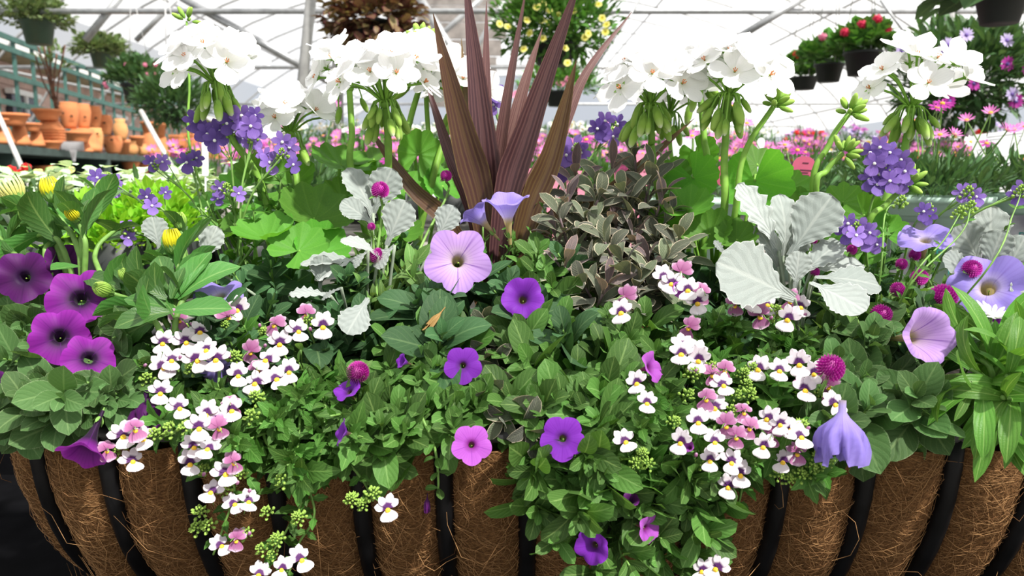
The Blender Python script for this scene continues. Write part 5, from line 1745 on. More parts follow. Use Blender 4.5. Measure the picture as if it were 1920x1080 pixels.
for (px, py, r, Y, face, sp) in ((1300, 335, 52, .25, (-.3, .2, .95), 2.6), (1415, 340, 68, .22, (.2, -.1, 1), 3.0), (1290, 395, 52, .2, (-.1, .8, .6), 0), (1420, 310, 48, .27, (.3, .6, .7), 0), (1310, 290, 40, .29, (.2, -.2, .95), 2.5),
                                 (1380, 450, 42, .16, (0, .7, .7), 0), (1330, 440, 50, .18, (-.2, .6, .8), .4), (1450, 400, 50, .24, (.3, .3, .9), 2.4), (1390, 480, 40, .16, (.1, .6, .8), 0), (1260, 330, 40, .28, (-.3, .5, .8), 0), (1250, 420, 45, .22, (-.3, .6, .8), 0)):
    ger_leaf_at(gr, px, py, r, Y, face, sp)
for (px, py, r, Y, face, sp) in ((1500, 400, 50, .26, (.2, .4, .9), 2), (1620, 405, 42, .22, (.2, .2, 1), 2.4), (1660, 440, 42, .2, (.3, .5, .8), 0), (1480, 350, 40, .28, (.3, .6, .7), 0), (1580, 380, 44, .27, (0, .5, .8), 0), (1540, 440, 45, .22, (0, .6, .8), 0), (1620, 470, 40, .18, (0, .6, .8), 0)):
    ger_leaf_at(gR, px, py, r, Y, face, sp)

fill(gr, (1230, 470, 1500, 600), 16, 'dkpet', 0.042, 6, yoff=0.05, start=0.3)
fill(gR, (1480, 460, 1700, 580), 12, 'dkpet', 0.04, 6, yoff=0.05, start=0.3)
fill(gl, (400, 480, 720, 600), 16, 'dkpet', 0.042, 6, yoff=0.05, start=0.3)
fill(gc, (680, 440, 900, 560), 10, 'dkpet', 0.042, 6, yoff=0.06, start=0.3)

# ---- violet nemesia stems behind
def violets(root, stalk, flowers, rpx=24, var=None, base=None):
    path = flower_stalk(root, stalk[0], stalk[1], stalk[2], 0.0013, base=base, lift=0.06)
    for q in flowers:
        p = at(q[0], q[1], stalk[2] + R.uniform(-.012, .008))
        face = V(R.uniform(-.5, .5), R.uniform(-.3, .3), 1)
        v = R.choice((0, 1, 0, 1, 2)) if var is None else var
        M = mframe(p, fdir(p, *face), V(R.uniform(-.3, .3), 0, 1), rpx * mpp(stalk[2]) * (q[2] if len(q) > 2 else 1))
        f = part('flower', FL['vio'][v], root, M)
        part('white_eye', VIODOT, f, M)
        part('flower_stem', MB().tube(spline([p - (M.to_3x3() @ V(0, 0.1, 0.8)), path[-4]], 3), 0.0006, 4).build('flower_stem', MT['stem']), root)
    part('bud_cluster', FL['budcl'][1], root, mframe(at(stalk[0], stalk[1], stalk[2]), V(0, -.3, 1), (0, 1, 0), 0.008))
    return path


vl = plant('violet_nemesia', 'violet nemesia with white-eyed flowers at the left below the geranium heads', 430, 0.24)
violets(vl, (430, 250, .25), [(412, 245, 1.1), (388, 250), (372, 240), (365, 226), (402, 262), (425, 230, .9), (445, 245)], 25, 2)
violets(vl, (475, 260, .24), [(453, 215, 1.1), (466, 250, 1.2), (480, 255), (478, 215, .8), (455, 235), (470, 235)])
violets(vl, (530, 290, .23), [(505, 303, 1.05), (542, 275), (550, 308, .8), (530, 265), (495, 290, .8)])
violets(vl, (355, 295, .27), [(350, 303), (368, 295, .8)], 22, 2)
violets(vl, (296, 310, .27), [(283, 305), (305, 302)], 18)
violets(vl, (280, 370, .22), [(275, 368), (285, 385), (310, 360, .7)], 20)
violets(vl, (425, 355, .22), [(412, 352), (447, 362, .9), (408, 372, .8)], 19)
violets(vl, (205, 335, .3), [(190, 340), (182, 332), (212, 340), (218, 355, .8)], 20)
violets(vl, (240, 430, .16), [(238, 425), (241, 445)], 17)
fill(vl, (370, 300, 560, 420), 12, 'nemesia', 0.026, 6, yoff=0.03, tilt=(0, -.3, 1))
vc = plant('violet_nemesia', 'violet nemesia around the foot of the spike plant', 1000, 0.33)
violets(vc, (960, 280, .3), [(965, 248), (960, 265), (945, 300, 1.2), (938, 285), (950, 310), (975, 290)])
violets(vc, (1080, 280, .3), [(1075, 275, 1.2), (1090, 285), (1062, 290), (1070, 310), (1050, 318)])
violets(vc, (1150, 235, .36), [(1130, 245), (1150, 255), (1158, 232), (1135, 225), (1120, 240)], 22)
violets(vc, (922, 180, .37), [(915, 175), (932, 172), (925, 195)], 20)
fill(vc, (880, 380, 1080, 470), 10, 'nemesia', 0.024, 6, yoff=0.05)
vr = plant('violet_nemesia', 'violet nemesia with dense flower heads at the far right', 1650, 0.2)
violets(vr, (1660, 320, .17), [(1632, 285), (1650, 275), (1668, 285), (1690, 298), (1640, 305), (1660, 305, 1.1), (1680, 320, 1.1), (1697, 320), (1650, 325), (1668, 338), (1630, 335), (1645, 345), (1690, 340)], 24)
violets(vr, (1605, 430, .10), [(1590, 418), (1612, 425, 1.1), (1605, 440), (1585, 435), (1625, 450), (1630, 435), (1645, 458, .8)], 24)
violets(vr, (1740, 395, .12), [(1732, 395), (1742, 402)], 20, 2)
violets(vr, (1815, 362, .13), [(1803, 360), (1818, 358), (1830, 368)], 20)
violets(vr, (1912, 362, .13), [(1908, 365), (1920, 352)], 22)
for q in (((1690, 560, .06), (1800, 440, .08), (1820, 390, .1)), ((1840, 520, .05), (1900, 400, .1), (1915, 360, .12)), ((1650, 520, .08), (1660, 400, .12), (1690, 380, .13)), ((1700, 540, .05), (1770, 450, .08), (1800, 400, .1))):
    pth = vine(vr, q, 'nemesia', 0.012, 0.02, stemr=0.0009)
    part('bud_cluster', FL['budcl'][1], vr, mframe(pth[-1], V(0, -.3, 1), (0, 1, 0), 0.008))
fill(vr, (1560, 420, 1760, 540), 12, 'nemesia', 0.022, 6, yoff=0.0)

# ---- dusty miller
def dusty(root, px, py, tpx, tpy, Y, wv, face=(0, 0.2, 1), Y2=None):
    a = at(px, py, Y); b = at(tpx, tpy, Y2 if Y2 is not None else Y)
    d = b - a
    part('leaf', LV['dusty'][wv], root, lframe(a, d, fdir(a, *face), d.length))
    s = WM[root].translation + rv(0.015)
    part('stem', MB().tube(spline([s, s.lerp(a, 0.6) + V(0, 0, 0.01), a], 4), 0.0017, 6).build('stem', MT['dstem']), root)


dl = plant('dusty_miller', 'silver dusty miller left of the spike plant', 690, 0.16, 'foliage plant')
for q in ((700, 420, 640, 375, .16, 0, (0.2, .3, 1)), (700, 400, 735, 315, .20, 2, (0, .1, 1)), (700, 410, 655, 308, .2, 1, (.6, 0, .8)), (725, 460, 760, 375, .15, 2, (-.1, 0, 1)), (820, 450, 850, 385, .2, 2, (0, .4, .9)),
          (710, 480, 640, 440, .12, 1, (.2, .8, .5)), (690, 560, 650, 625, .06, 2, (0, .5, .9), .03), (600, 540, 605, 478, .13, 2, (0, .5, .8)), (680, 500, 560, 480, .14, 1, (0, .9, .4)), (680, 480, 590, 520, .13, 0, (0, .9, .4)),
          (690, 470, 660, 500, .11, 0, (0, .8, .6)), (300, 470, 285, 405, .17, 2, (0, .2, 1)), (375, 490, 408, 425, .16, 0, (.2, .3, 1)), (320, 520, 270, 530, .12, 0, (0, .9, .4)), (330, 500, 340, 475, .14, 2, (0, .4, .9)),
          (620, 555, 540, 545, .08, 3, (0, .7, .7)), (640, 540, 600, 560, .07, 3, (0, .8, .6)), (740, 460, 700, 500, .12, 2, (0, .7, .7))):
    dusty(dl, *q)
dr = plant('dusty_miller', 'large silver dusty miller right of the geranium stems', 1490, 0.13, 'foliage plant')
for q in ((1480, 480, 1560, 365, .12, 2, (-.3, .0, 1)), (1490, 470, 1555, 360, .15, 0, (-.1, .2, 1)), (1460, 470, 1390, 340, .15, 3, (.5, 0, .9)), (1470, 480, 1470, 360, .16, 1, (.5, 0, .9)), (1490, 560, 1348, 490, .05, 2, (-.1, .35, .95), .03),
          (1490, 540, 1500, 470, .09, 2, (.3, .0, 1)), (1520, 530, 1625, 580, .06, 2, (0.1, .65, .8), .02), (1530, 520, 1655, 530, .07, 0, (0, .7, .7)), (1500, 520, 1580, 445, .11, 1, (-.2, .5, .9)), (1480, 490, 1510, 440, .14, 2, (0, .2, 1)),
          (1520, 510, 1620, 490, .12, 0, (0, .8, .6)), (1460, 500, 1420, 420, .15, 3, (.3, .2, 1)), (1360, 480, 1340, 450, .14, 3, (0, .5, .9))):
    dusty(dr, *q)
d3 = plant('dusty_miller', 'silver dusty miller half hidden at the right edge before the mint pots', 1860, 0.16, 'foliage plant')
for q in ((1850, 500, 1862, 385, .16, 0, (.4, 0, 1)), (1850, 510, 1880, 430, .12, 2, (-.2, .2, 1)), (1880, 520, 1925, 440, .12, 0, (0, .2, 1)), (1840, 500, 1800, 420, .15, 2, (.2, .2, 1)), (1890, 570, 1930, 520, .08, 0, (0, .2, 1)), (1830, 520, 1770, 480, .14, 2, (0, .6, .8))):
    dusty(d3, *q)

# ---- tricolour sage
sg = plant('tricolour_sage', 'grey-green and purple tricolour sage with cream leaf edges', 1150, 0.19, 'herb')
SGP = [(1085, 330), (1105, 345), (1190, 300), (1150, 320), (1225, 325), (1250, 330), (1060, 370), (1120, 375), (1180, 365), (1240, 370), (1040, 410), (1095, 415), (1150, 410), (1205, 405), (1265, 410), (1040, 450), (1080, 460), (1130, 455),
       (1180, 450), (1230, 455), (1275, 450), (1060, 500), (1110, 500), (1160, 495), (1210, 490), (1255, 490), (1090, 540), (1140, 540), (1190, 535), (1240, 530)]
for k_, (px, py) in enumerate(SGP):
    tip = at(px + R.uniform(-12, 12), py, Yp(py) + 0.005 + R.uniform(-.02, .03))
    shoot(sg, tip, V(R.uniform(-.5, .5) + (px - 1150) / 300, R.uniform(-.7, .1), 1), 'sage', 5, 0.050, start=0.6, spread=1.3, stemr=0.0022, stemmat='sagestem', tipkey='sagepink' if k_ % 3 == 0 else None, taper=0.7, jit=0.4)
sg2 = plant('tricolour_sage', 'small dark sage sprig hanging low between the purple flowers', 925, 0.05, 'herb')
for (px, py) in ((905, 640), (930, 690), (960, 720), (905, 730), (945, 780), (985, 800), (925, 660)):
    shoot(sg2, at(px, py, Yp(py) + 0.01), V(R.uniform(-.5, .5), -1, -0.3), 'sage', 4, 0.036, start=0.6, spread=1.2, stemmat='sagestem', taper=0.8)

# ---- yellow-budded osteospermum at the left
ol_ = plant('yellow_osteospermum', 'glossy leaved plant with closed yellow flower buds at the left', 160, 0.15)

ol2 = plant('yellow_osteospermum', 'glossy leaved plant with one yellow bud, right of the purple petunias', 325, 0.03)


def thick_shoot(root, pts, key, nl, size, r=0.003):
    path = spline([WM[root].translation + rv(0.02)] + [at(*q) for q in pts], 6)
    part('stem', MB().tube(path, [r * (1.1 - 0.45 * i / len(path)) for i in range(len(path))], 8).build('stem', MT['stem']), root)
    K = len(path) - 1; az = R.uniform(0, 6)
    for i in range(nl):
        t = 0.30 + 0.68 * i / nl
        q = t * K; i0 = min(int(q), K - 1); p = path[i0]; T = (path[i0 + 1] - path[i0]).normalized()
        az += 2.39996
        e1 = T.orthogonal().normalized(); e2 = T.cross(e1); pr = e1 * math.cos(az) + e2 * math.sin(az)
        a = 0.95 - 0.35 * i / nl + R.uniform(-.15, .15)
        d = pr * math.sin(a) + T * math.cos(a)
        part('leaf', R.choice(LV[key]), root, lframe(p, d, T * math.sin(a) - pr * math.cos(a) + V(0, -.2, .3), size * R.uniform(0.8, 1.15) * (1.05 - 0.4 * i / nl)))
    return path


def osteobud(root, path, rpx, Y, kind, tilt=(0, -0.2, 1)):
    p = path[-1]; up = (path[-1] - path[-3]).normalized() + V(*tilt)
    M = mframe(p + up.normalized() * rpx * mpp(Y) * 1.0, up, (0.2, 1, 0), rpx * mpp(Y))
    b = part('flower_bud', (FL['ybud'] + FL['gob'])[kind], root, M)
    part('calyx', OCUP, b, M)


for pts, rp, kd, tl in (([(120, 500, .15), (80, 420, .18), (38, 385, .19)], 22, 1, (0, -.1, 1)), ([(150, 480, .13), (120, 420, .15), (101, 378, .16)], 20, 0, (0, -.1, 1)), ([(160, 490, .12), (155, 440, .12), (146, 414, .12)], 14, 0, (0, -1.3, .6)),
                        ([(330, 620, .04), (335, 520, .09), (328, 475, .10)], 20, 0, (0, -.2, 1)), ([(320, 620, .05), (260, 570, .07), (210, 550, .06)], 17, 2, (0, -1, .5)), ([(330, 610, .05), (280, 560, .08), (241, 528, .08)], 12, 2, (0, -.2, 1)),
                        ([(150, 480, .13), (185, 400, .17), (192, 372, .18)], 15, 2, (0, -.1, 1)), ([(120, 470, .14), (60, 440, .15), (52, 418, .16)], 16, 2, (0, -.1, 1)), ([(340, 560, .08), (345, 470, .13), (340, 430, .14)], 14, 2, (0, -.1, 1))):
    rt = ol_ if pts[0][0] < 190 else ol2
    pth = thick_shoot(rt, pts, 'osteo', 7, 0.058)
    osteobud(rt, pth, rp, pts[-1][2], kd, tl)
for pts in ([(60, 520, .12), (10, 460, .14), (-20, 420, .15)], [(200, 540, .1), (180, 470, .14), (230, 420, .16)], [(330, 600, .04), (360, 540, .07), (370, 500, .10)], [(300, 620, .03), (280, 600, .03), (255, 560, .05)],
            [(90, 500, .14), (100, 450, .16), (110, 430, .17)], [(230, 540, .1), (260, 500, .12), (300, 480, .13)], [(30, 500, .14), (20, 440, .18), (30, 400, .2)]):
    thick_shoot(ol_ if pts[0][0] < 190 else ol2, pts, 'osteo', 8, 0.058)

# ---- purple petunia at the left
pp = plant('purple_petunia', 'deep purple petunia with dark throats at the left edge', 100, 0.06)
fill(pp, (-10, 560, 300, 790), 30, 'petunia', 0.042, 6, start=0.35, tilt=(0, -.9, .8))
fill(pp, (0, 600, 230, 780), 12, 'petunia', 0.040, 6, yoff=-0.015, start=0.5, tilt=(0, -1, .3))
petunia(pp, 45, 520, 52, 'dkpur', (-.35, .1, 1), 1)
petunia(pp, 120, 500, 45, 'dkpur', (.5, .2, .5), 1, yoff=0.02)
petunia(pp, 150, 560, 60, 'pur', (-.15, .35, 1), 1)
petunia(pp, 112, 632, 56, 'pur', (0, .15, 1), 1, yoff=-0.02)
petunia(pp, 167, 672, 50, 'pur', (.15, .5, 1), 1, yoff=-0.03, spin=.3)
petunia(pp, 170, 822, 50, 'pur', (-.35, -1.0, .55), 2, Y=-0.065)
part('flower', wilted(MT['dkpurpet'], 1), pp, mframe(at(275, 775, -.02), (0.1, -.3, -1), (0, -1, 0), 0.022), 'wilted dark purple flower')
petunia(pp, 5, 715, 22, 'dkpur', (-.5, .1, .8), 0)

# ---- lavender petunias
pl_ = plant('lavender_petunia', 'lavender petunia with one large open flower in front of the spike plant', 880, 0.10)
petunia(pl_, 858, 490, 66, 'lav', (.02, .15, 1), 0, yoff=-0.02, label='large open lavender flower')
petunia(pl_, 952, 405, 46, 'blue', (-.1, 1.1, .25), 2, Y=.14)
petunia(pl_, 905, 415, 36, 'blue', (-.7, .8, -.1), 2, Y=.17)
fill(pl_, (600, 500, 860, 660), 16, 'dkpet', 0.055, 6, yoff=0.0, start=0.4, tilt=(0, -.6, .9))
fill(pl_, (850, 470, 1060, 620), 12, 'dkpet', 0.054, 6, yoff=0.0, start=0.4, tilt=(0, -.6, .9))
part('faded_flower', wilted(MT['brown'], 3), pl_, mframe(at(815, 600, .04), (-.6, -.5, -.7), (0, 0, 1), (0.006, 0.006, 0.018)))
pl2 = plant('lavender_petunia', 'lavender petunia behind the left white nemesia', 420, 0.08)
petunia(pl2, 412, 555, 48, 'blue', (-.2, .9, .6), 1)
petunia(pl2, 405, 690, 30, 'blue', (.2, -.5, .6), 1, yoff=0.0)
fill(pl2, (360, 560, 660, 700), 16, 'dkpet', 0.046, 6, start=0.35, tilt=(0, -.7, .9))
pl3 = plant('lavender_petunia', 'blue-lavender petunia at the right above the strap-leaved plant', 1760, 0.07)
petunia(pl3, 1735, 450, 50, 'blue', (.1, .9, .6), 1, Y=.12)
petunia(pl3, 1852, 540, 72, 'blue', (-.05, .45, 1), 1)
petunia(pl3, 1712, 632, 58, 'lav', (.6, .05, .85), 2, yoff=-0.04)
fill(pl3, (1560, 600, 1760, 790), 24, 'petunia', 0.046, 6, start=0.4, tilt=(0, -.9, .7))
fill(pl3, (1700, 560, 1900, 660), 8, 'dkpet', 0.044, 6, start=0.4)
part('wilted_flower', wilted(MT['bluepet'], 2), pl3, mframe(at(1578, 815, -.075), (-0.05, -.2, -1), (0, -1, 0), 0.030), 'wilted blue-lavender flower hanging at the rim')
petunia(pl3, 1905, 600, 40, 'pur', (-.2, .5, 1), 1, yoff=0.01, label='purple flower')

# ---- gomphrena
def globe(root, px, py, rpx, yoff=-0.02, up=(0, -.5, 1), Y=None, leaves=True, bl=None):
    Y = (Yp(py) + yoff) if Y is None else Y
    p = at(px, py, Y); r = rpx * mpp(Y)
    upv = V(*up).normalized()
    b = WM[root].translation + rv(0.02)
    base_ = p - upv * r * 0.9
    path = spline([b, b.lerp(base_, 0.5) + V(0, 0, .03) if bl is None else bl, base_ - upv * 0.02, base_], 5)
    part('flower_stem', MB().tube(path, 0.0016, 6).build('flower_stem', MT['stem']), root)
    FLW.append((p, V(0, -1, .3).normalized(), r * 0.9, 3.0))
    h = part('flower_head', FL['gom'][0], root, mframe(p, upv, (0.1, 1, 0), r))
    if leaves:
        e1 = upv.orthogonal().normalized()
        for s in (-1, 1):
            part('bract_leaf', LV['gomph'][1], h, lframe(base_, e1 * s + upv * 0.15, upv, r * 1.9))


go = plant('globe_amaranth', 'globe amaranth with round magenta heads at the right', 1640, 0.08)
globe(go, 1557, 690, 24, -0.065, leaves=False)
globe(go, 1768, 558, 23, up=(.3, -.4, .8)); globe(go, 1652, 590, 18, up=(.3, -.5, .8)); globe(go, 1683, 543, 13); globe(go, 1724, 520, 14, up=(.4, -.3, .8)); globe(go, 1822, 505, 16, up=(.5, -.3, .8))
globe(go, 1523, 449, 9, leaves=False); globe(go, 1528, 510, 8, leaves=False); globe(go, 1597, 468, 9, leaves=False); globe(go, 1690, 495, 10); globe(go, 1715, 478, 10)
fill(go, (1580, 490, 1800, 620), 16, 'gomph', 0.040, 5, start=0.45, spread=1.2)
fill(go, (1440, 590, 1640, 720), 12, 'gomph', 0.044, 5, start=0.45, spread=1.2)
go2 = plant('globe_amaranth', 'globe amaranth with small magenta heads left of the lavender petunia', 700, 0.10)
globe(go2, 713, 357, 15, Y=.15, up=(0, -.3, 1)); globe(go2, 836, 330, 10, Y=.24); globe(go2, 707, 480, 14); globe(go2, 671, 698, 20, -0.04, up=(0, -1, .5)); globe(go2, 696, 425, 7, Y=.14, leaves=False)
fill(go2, (640, 420, 800, 560), 12, 'gomph', 0.040, 5, start=0.4, spread=1.2)
fill(go2, (560, 620, 720, 700), 5, 'gomph', 0.044, 4, start=0.5, spread=1.2)

# ---- purple calibrachoa
ca = plant('purple_calibrachoa', 'calibrachoa with violet and pink-purple flowers low at centre left', 790, 0.04)
for (px, py, r, key, f, v) in ((868, 685, 38, 'calpur', (0, .1, 1), 0), (884, 834, 41, 'calmag', (.05, .1, 1), 0), (655, 735, 28, 'calpur', (-.4, .5, .6), 1), (648, 812, 28, 'calpur', (-.9, .2, .4), 1), (762, 680, 16, 'calpur', (-.6, .2, .4), 2)):
    petunia(ca, px, py, r, key, f, v, yoff=-0.022)
tips(ca, [(690, 770, 1.1), (715, 800), (745, 775, .9), (800, 760, 1.1), (850, 770), (880, 760, .9), (770, 690), (740, 640), (840, 620, 1.1), (790, 720), (850, 650, 1.1), (700, 720), (820, 690), (760, 810), (730, 690), (860, 720), (900, 740), (680, 820, 1.0), (800, 640), (720, 840, .8), (850, 800, .8)],
     'calib', 0.044, 7, start=0.45, spread=1.15)
vine(ca, [(790, 780), (815, 840), (822, 900), (820, 930)], 'calib', 0.020, 0.012)
part('faded_flower', wilted(MT['dkpurpet'], 5), ca, mframe(at(801, 945, -.035), (0, -.2, -1), (0, -1, 0), (0.004, 0.004, 0.010)))
cb = plant('purple_calibrachoa', 'calibrachoa with violet flowers and bright rosettes in the centre', 1000, 0.05)
for (px, py, r, key, f, v) in ((980, 562, 42, 'calpur', (0, .35, 1), 1), (1055, 822, 46, 'calpur', (0, .05, 1), 0), (1215, 690, 32, 'calmag', (.7, .2, .5), 1), (1262, 545, 16, 'calmag', (.5, .1, .5), 2)):
    petunia(cb, px, py, r, key, f, v, yoff=-0.022)
tips(cb, [(985, 640, 1.25), (1000, 690, 1.3), (1020, 500, 1.1), (1035, 540, 1.1), (1010, 470), (1135, 660, 1.2), (1150, 690, 1.1), (1050, 610, 1.1), (960, 600), (1090, 620), (1180, 640), (1060, 760, 1.2), (1010, 770, 1.1), (1095, 770, 1.1), (1130, 740, 1.2), (1120, 790), (960, 660, 1.1), (1080, 700, 1.2), (1170, 720, 1.1), (1200, 790), (960, 750), (1140, 600), (1200, 600), (1120, 840), (1080, 880), (1230, 660), (1220, 840), (1160, 860), (1040, 720)],
     'calib', 0.046, 7, start=0.5, spread=1.2)
cc = plant('purple_calibrachoa', 'trailing calibrachoa hanging over the coir at bottom centre', 1140, 0.03)
for (px, py, r, key, f, v) in ((1115, 1022, 38, 'calpur', (-.5, -.3, .8), 1), (1210, 990, 30, 'calmag', (.6, -.2, .6), 1), (1182, 943, 17, 'dkpur', (.1, .5, .8), 2), (1295, 840, 12, 'calmag', (-.3, .2, .5), 2)):
    petunia(cc, px, py, r, key, f, v, Y=-0.06)
TR = [(1000, 890, 1.1), (1010, 960, 1.2), (1060, 900, 1.2), (1085, 970, 1.1), (1070, 1000), (1040, 1010, .9), (1110, 920, 1.1), (1150, 930, 1.1), (1200, 960, 1.2), (1190, 900), (1230, 940, 1.1), (1265, 880, 1.1), (1240, 1010, 1.2), (1260, 1040, 1.1), (1330, 1010, 1.1), (1310, 1040, 1.2), (1340, 950, .9), (1180, 1060, 1.1), (1120, 1070), (1300, 900),
      (1130, 880, 1.1), (1040, 870, 1.1), (1100, 860), (1350, 900), (1290, 960), (1160, 1000, 1.1), (1000, 850)]
for q in TR:
    tip = at(q[0], q[1], -0.045 + R.uniform(-.03, .012))
    rimx = at(q[0] + R.uniform(-30, 30), 815, -0.03)
    shoot(cc, tip, V(R.uniform(-.5, .5), -1, R.uniform(-.4, .5)), 'calib', 7, 0.040 * (q[2] if len(q) > 2 else 1), start=0.35, spread=1.15, base=V(rimx.x, -0.012, ZR + 0.005), sag=0.004)

# ---- white nemesia
def nemesia(root, pts, rpx=27):
    for q in pts:
        px, py = q[0], q[1]
        pink = len(q) > 2 and q[2] == 'p'
        Y = Yp(py) - 0.03 + R.uniform(-.008, .006)
        p = at(px, py, Y)
        s = rpx * R.uniform(0.95, 1.12) * mpp(Y)
        if pink:
            M = mframe(p, fdir(p, R.uniform(-.4, .4), -0.25 + R.uniform(-.2, .2), -0.9), V(R.uniform(-.3, .3), -0.2, 1), s * 0.95)
            f = part('flower', FL['nem'][R.choice((2, 3))], root, M)
        else:
            M = mframe(p, fdir(p, R.uniform(-.45, .45), R.uniform(-.05, .45), 1), V(R.uniform(-.35, .35), 0, 1), s)
            f = part('flower', FL['nem'][R.choice((0, 0, 1, 1, 2))], root, M)
        FLW.append((p, M.col[2].to_3d().normalized() * (-1 if pink else 1), s * 0.9, 2.0))
        part('throat', NEMTHROAT, f, M)


def bits(root, pts, rpx=16, y=-0.022):
    for (px, py) in pts:
        p = at(px, py, Yp(py) + y)
        part('bud_cluster', R.choice(FL['budcl']), root, mframe(p, V(R.uniform(-.4, .4), -.8, .8), (0, 1, 0), rpx * mpp(Yp(py)) * R.uniform(.8, 1.2)))


def pinkbuds(root, pts, rpx=11):
    for (px, py) in pts:
        p = at(px, py, Yp(py) - 0.03)
        part('flower_bud', FL['nembud'][0], root, mframe(p, V(R.uniform(-.5, .5), -.6, .7), (0, 1, 0), rpx * mpp(0)))


nl = plant('white_nemesia', 'white and yellow-throated nemesia trailing over the left of the trough', 450, 0.04)
nl2 = plant('white_nemesia', 'lower tail of white nemesia hanging down the coir at left', 480, 0.02)
nemesia(nl, [(306, 642), (347, 640), (375, 622), (367, 673), (387, 656), (407, 673), (304, 687), (301, 735), (558, 620), (525, 643), (606, 610), (446, 702), (481, 718), (517, 710), (542, 695), (502, 675), (469, 658, 'p'), (337, 597, 'p'), (427, 592, 'p'), (515, 606, 'p'), (575, 587, 'p'),
             (335, 764), (388, 775), (435, 768), (322, 675), (448, 580), (483, 690, 'p'), (433, 757, 'p')])
nemesia(nl2, [(229, 816), (269, 822), (247, 864), (200, 842, 'p'), (252, 802, 'p'), (404, 787), (392, 841), (362, 837), (356, 868), (421, 887), (398, 922), (438, 945), (466, 940), (413, 1023), (443, 1010, 'p'), (563, 1048), (530, 1066), (486, 1077), (727, 953), (372, 800), (410, 800, 'p'), (438, 865, 'p')])
bits(nl, [(340, 615), (425, 612), (498, 625), (440, 670), (270, 680), (275, 710), (580, 605), (360, 690), (480, 745), (470, 780)])
bits(nl2, [(222, 845), (290, 815), (320, 805), (350, 800), (420, 915), (450, 890), (380, 880), (375, 960), (390, 985), (370, 990), (500, 960), (520, 1010), (490, 1030), (510, 1040), (700, 925), (680, 945), (660, 935), (530, 900), (560, 970), (460, 1000)])
pinkbuds(nl, [(359, 608), (272, 685), (582, 617), (430, 668), (497, 648), (338, 670), (487, 610)]); pinkbuds(nl2, [(382, 889), (468, 920), (468, 1000), (445, 905)])
for v in ([(420, 640), (410, 720), (400, 800), (420, 870), (440, 920), (420, 985), (400, 1040)], [(520, 660), (560, 760), (560, 860), (590, 960), (560, 1020), (540, 1080)], [(600, 740), (605, 820), (585, 900), (540, 990), (500, 1050)], [(430, 760), (350, 800), (280, 830)],
          [(480, 740), (500, 830), (560, 870), (520, 915), (470, 930)], [(580, 760), (640, 850), (680, 900), (700, 940)]):
    vine(nl2, v, 'nemesia', 0.026, 0.013, base=WM[nl2].translation + rv(0.03))
fill(nl, (260, 610, 620, 780), 34, 'nemesia', 0.030, 7, start=0.4, tilt=(0, -.8, .8))
fill(nl, (440, 720, 660, 860), 26, 'nemesia', 0.034, 7, start=0.45, tilt=(0, -1, .3))
fill(nl2, (380, 790, 640, 900), 18, 'nemesia', 0.030, 7, start=0.5, tilt=(0, -1, 0))

nr = plant('white_nemesia', 'white and mauve nemesia massed over the rim right of centre', 1340, 0.04)
nr2 = plant('white_nemesia', 'white and mauve nemesia below the large silver dusty miller', 1480, 0.04)
nemesia(nr, [(1260, 531), (1290, 543), (1308, 566), (1317, 547, 'p'), (1277, 510, 'p'), (1277, 648), (1306, 660), (1292, 612, 'p'), (1165, 585), (1172, 556, 'p'), (1278, 663), (1311, 674), (1361, 692, 'p'), (1355, 722), (1340, 764), (1309, 790), (1278, 828), (1340, 828), (1332, 862), (1371, 865), (1387, 888), (1366, 911),
             (1361, 795, 'p'), (1407, 800, 'p'), (1381, 817, 'p'), (1172, 828), (1213, 755), (1195, 718), (1318, 1070), (1345, 1065), (1395, 770, 'p'), (1325, 745, 'p'), (1335, 700, 'p'), (1245, 520)], 27)
nemesia(nr2, [(1377, 570, 'p'), (1410, 566), (1437, 570), (1483, 562, 'p'), (1479, 597), (1500, 575), (1464, 795), (1441, 785), (1433, 836), (1470, 865), (1495, 847, 'p'), (1500, 818), (1423, 691), (1462, 694), (1498, 681), (1527, 699), (1508, 730), (1553, 722, 'p'), (1563, 756), (1425, 590, 'p'), (1485, 805), (1448, 815, 'p')], 27)
bits(nr, [(1330, 690), (1370, 770), (1265, 790), (1205, 850), (1190, 870), (1215, 870), (1300, 700), (1380, 740), (1395, 700), (1400, 720), (1410, 690), (1320, 870), (1290, 740), (1405, 740)]); bits(nr2, [(1450, 585), (1500, 800), (1520, 880), (1540, 870), (1500, 890), (1480, 900), (1535, 740), (1535, 860), (1460, 890), (1555, 865)])
pinkbuds(nr, [(1305, 695), (1380, 763), (1305, 853), (1376, 820)]); pinkbuds(nr2, [(1446, 596), (1510, 590), (1515, 803), (1545, 747), (1490, 716)])
fill(nr, (1230, 600, 1440, 740), 24, 'nemesia', 0.030, 7, start=0.4)
fill(nr, (1180, 740, 1440, 900), 26, 'nemesia', 0.030, 7, start=0.45, tilt=(0, -1, .2))
fill(nr2, (1370, 600, 1560, 740), 20, 'nemesia', 0.032, 7, start=0.4)
fill(nr2, (1400, 740, 1560, 900), 18, 'nemesia', 0.028, 7, start=0.45, tilt=(0, -1, .2))
for v in ([(1340, 800), (1330, 900), (1320, 980), (1330, 1060)], [(1400, 820), (1390, 920), (1380, 960)], [(1480, 820), (1520, 870), (1550, 860)]):
    vine(nr, v, 'nemesia', 0.026, 0.013)

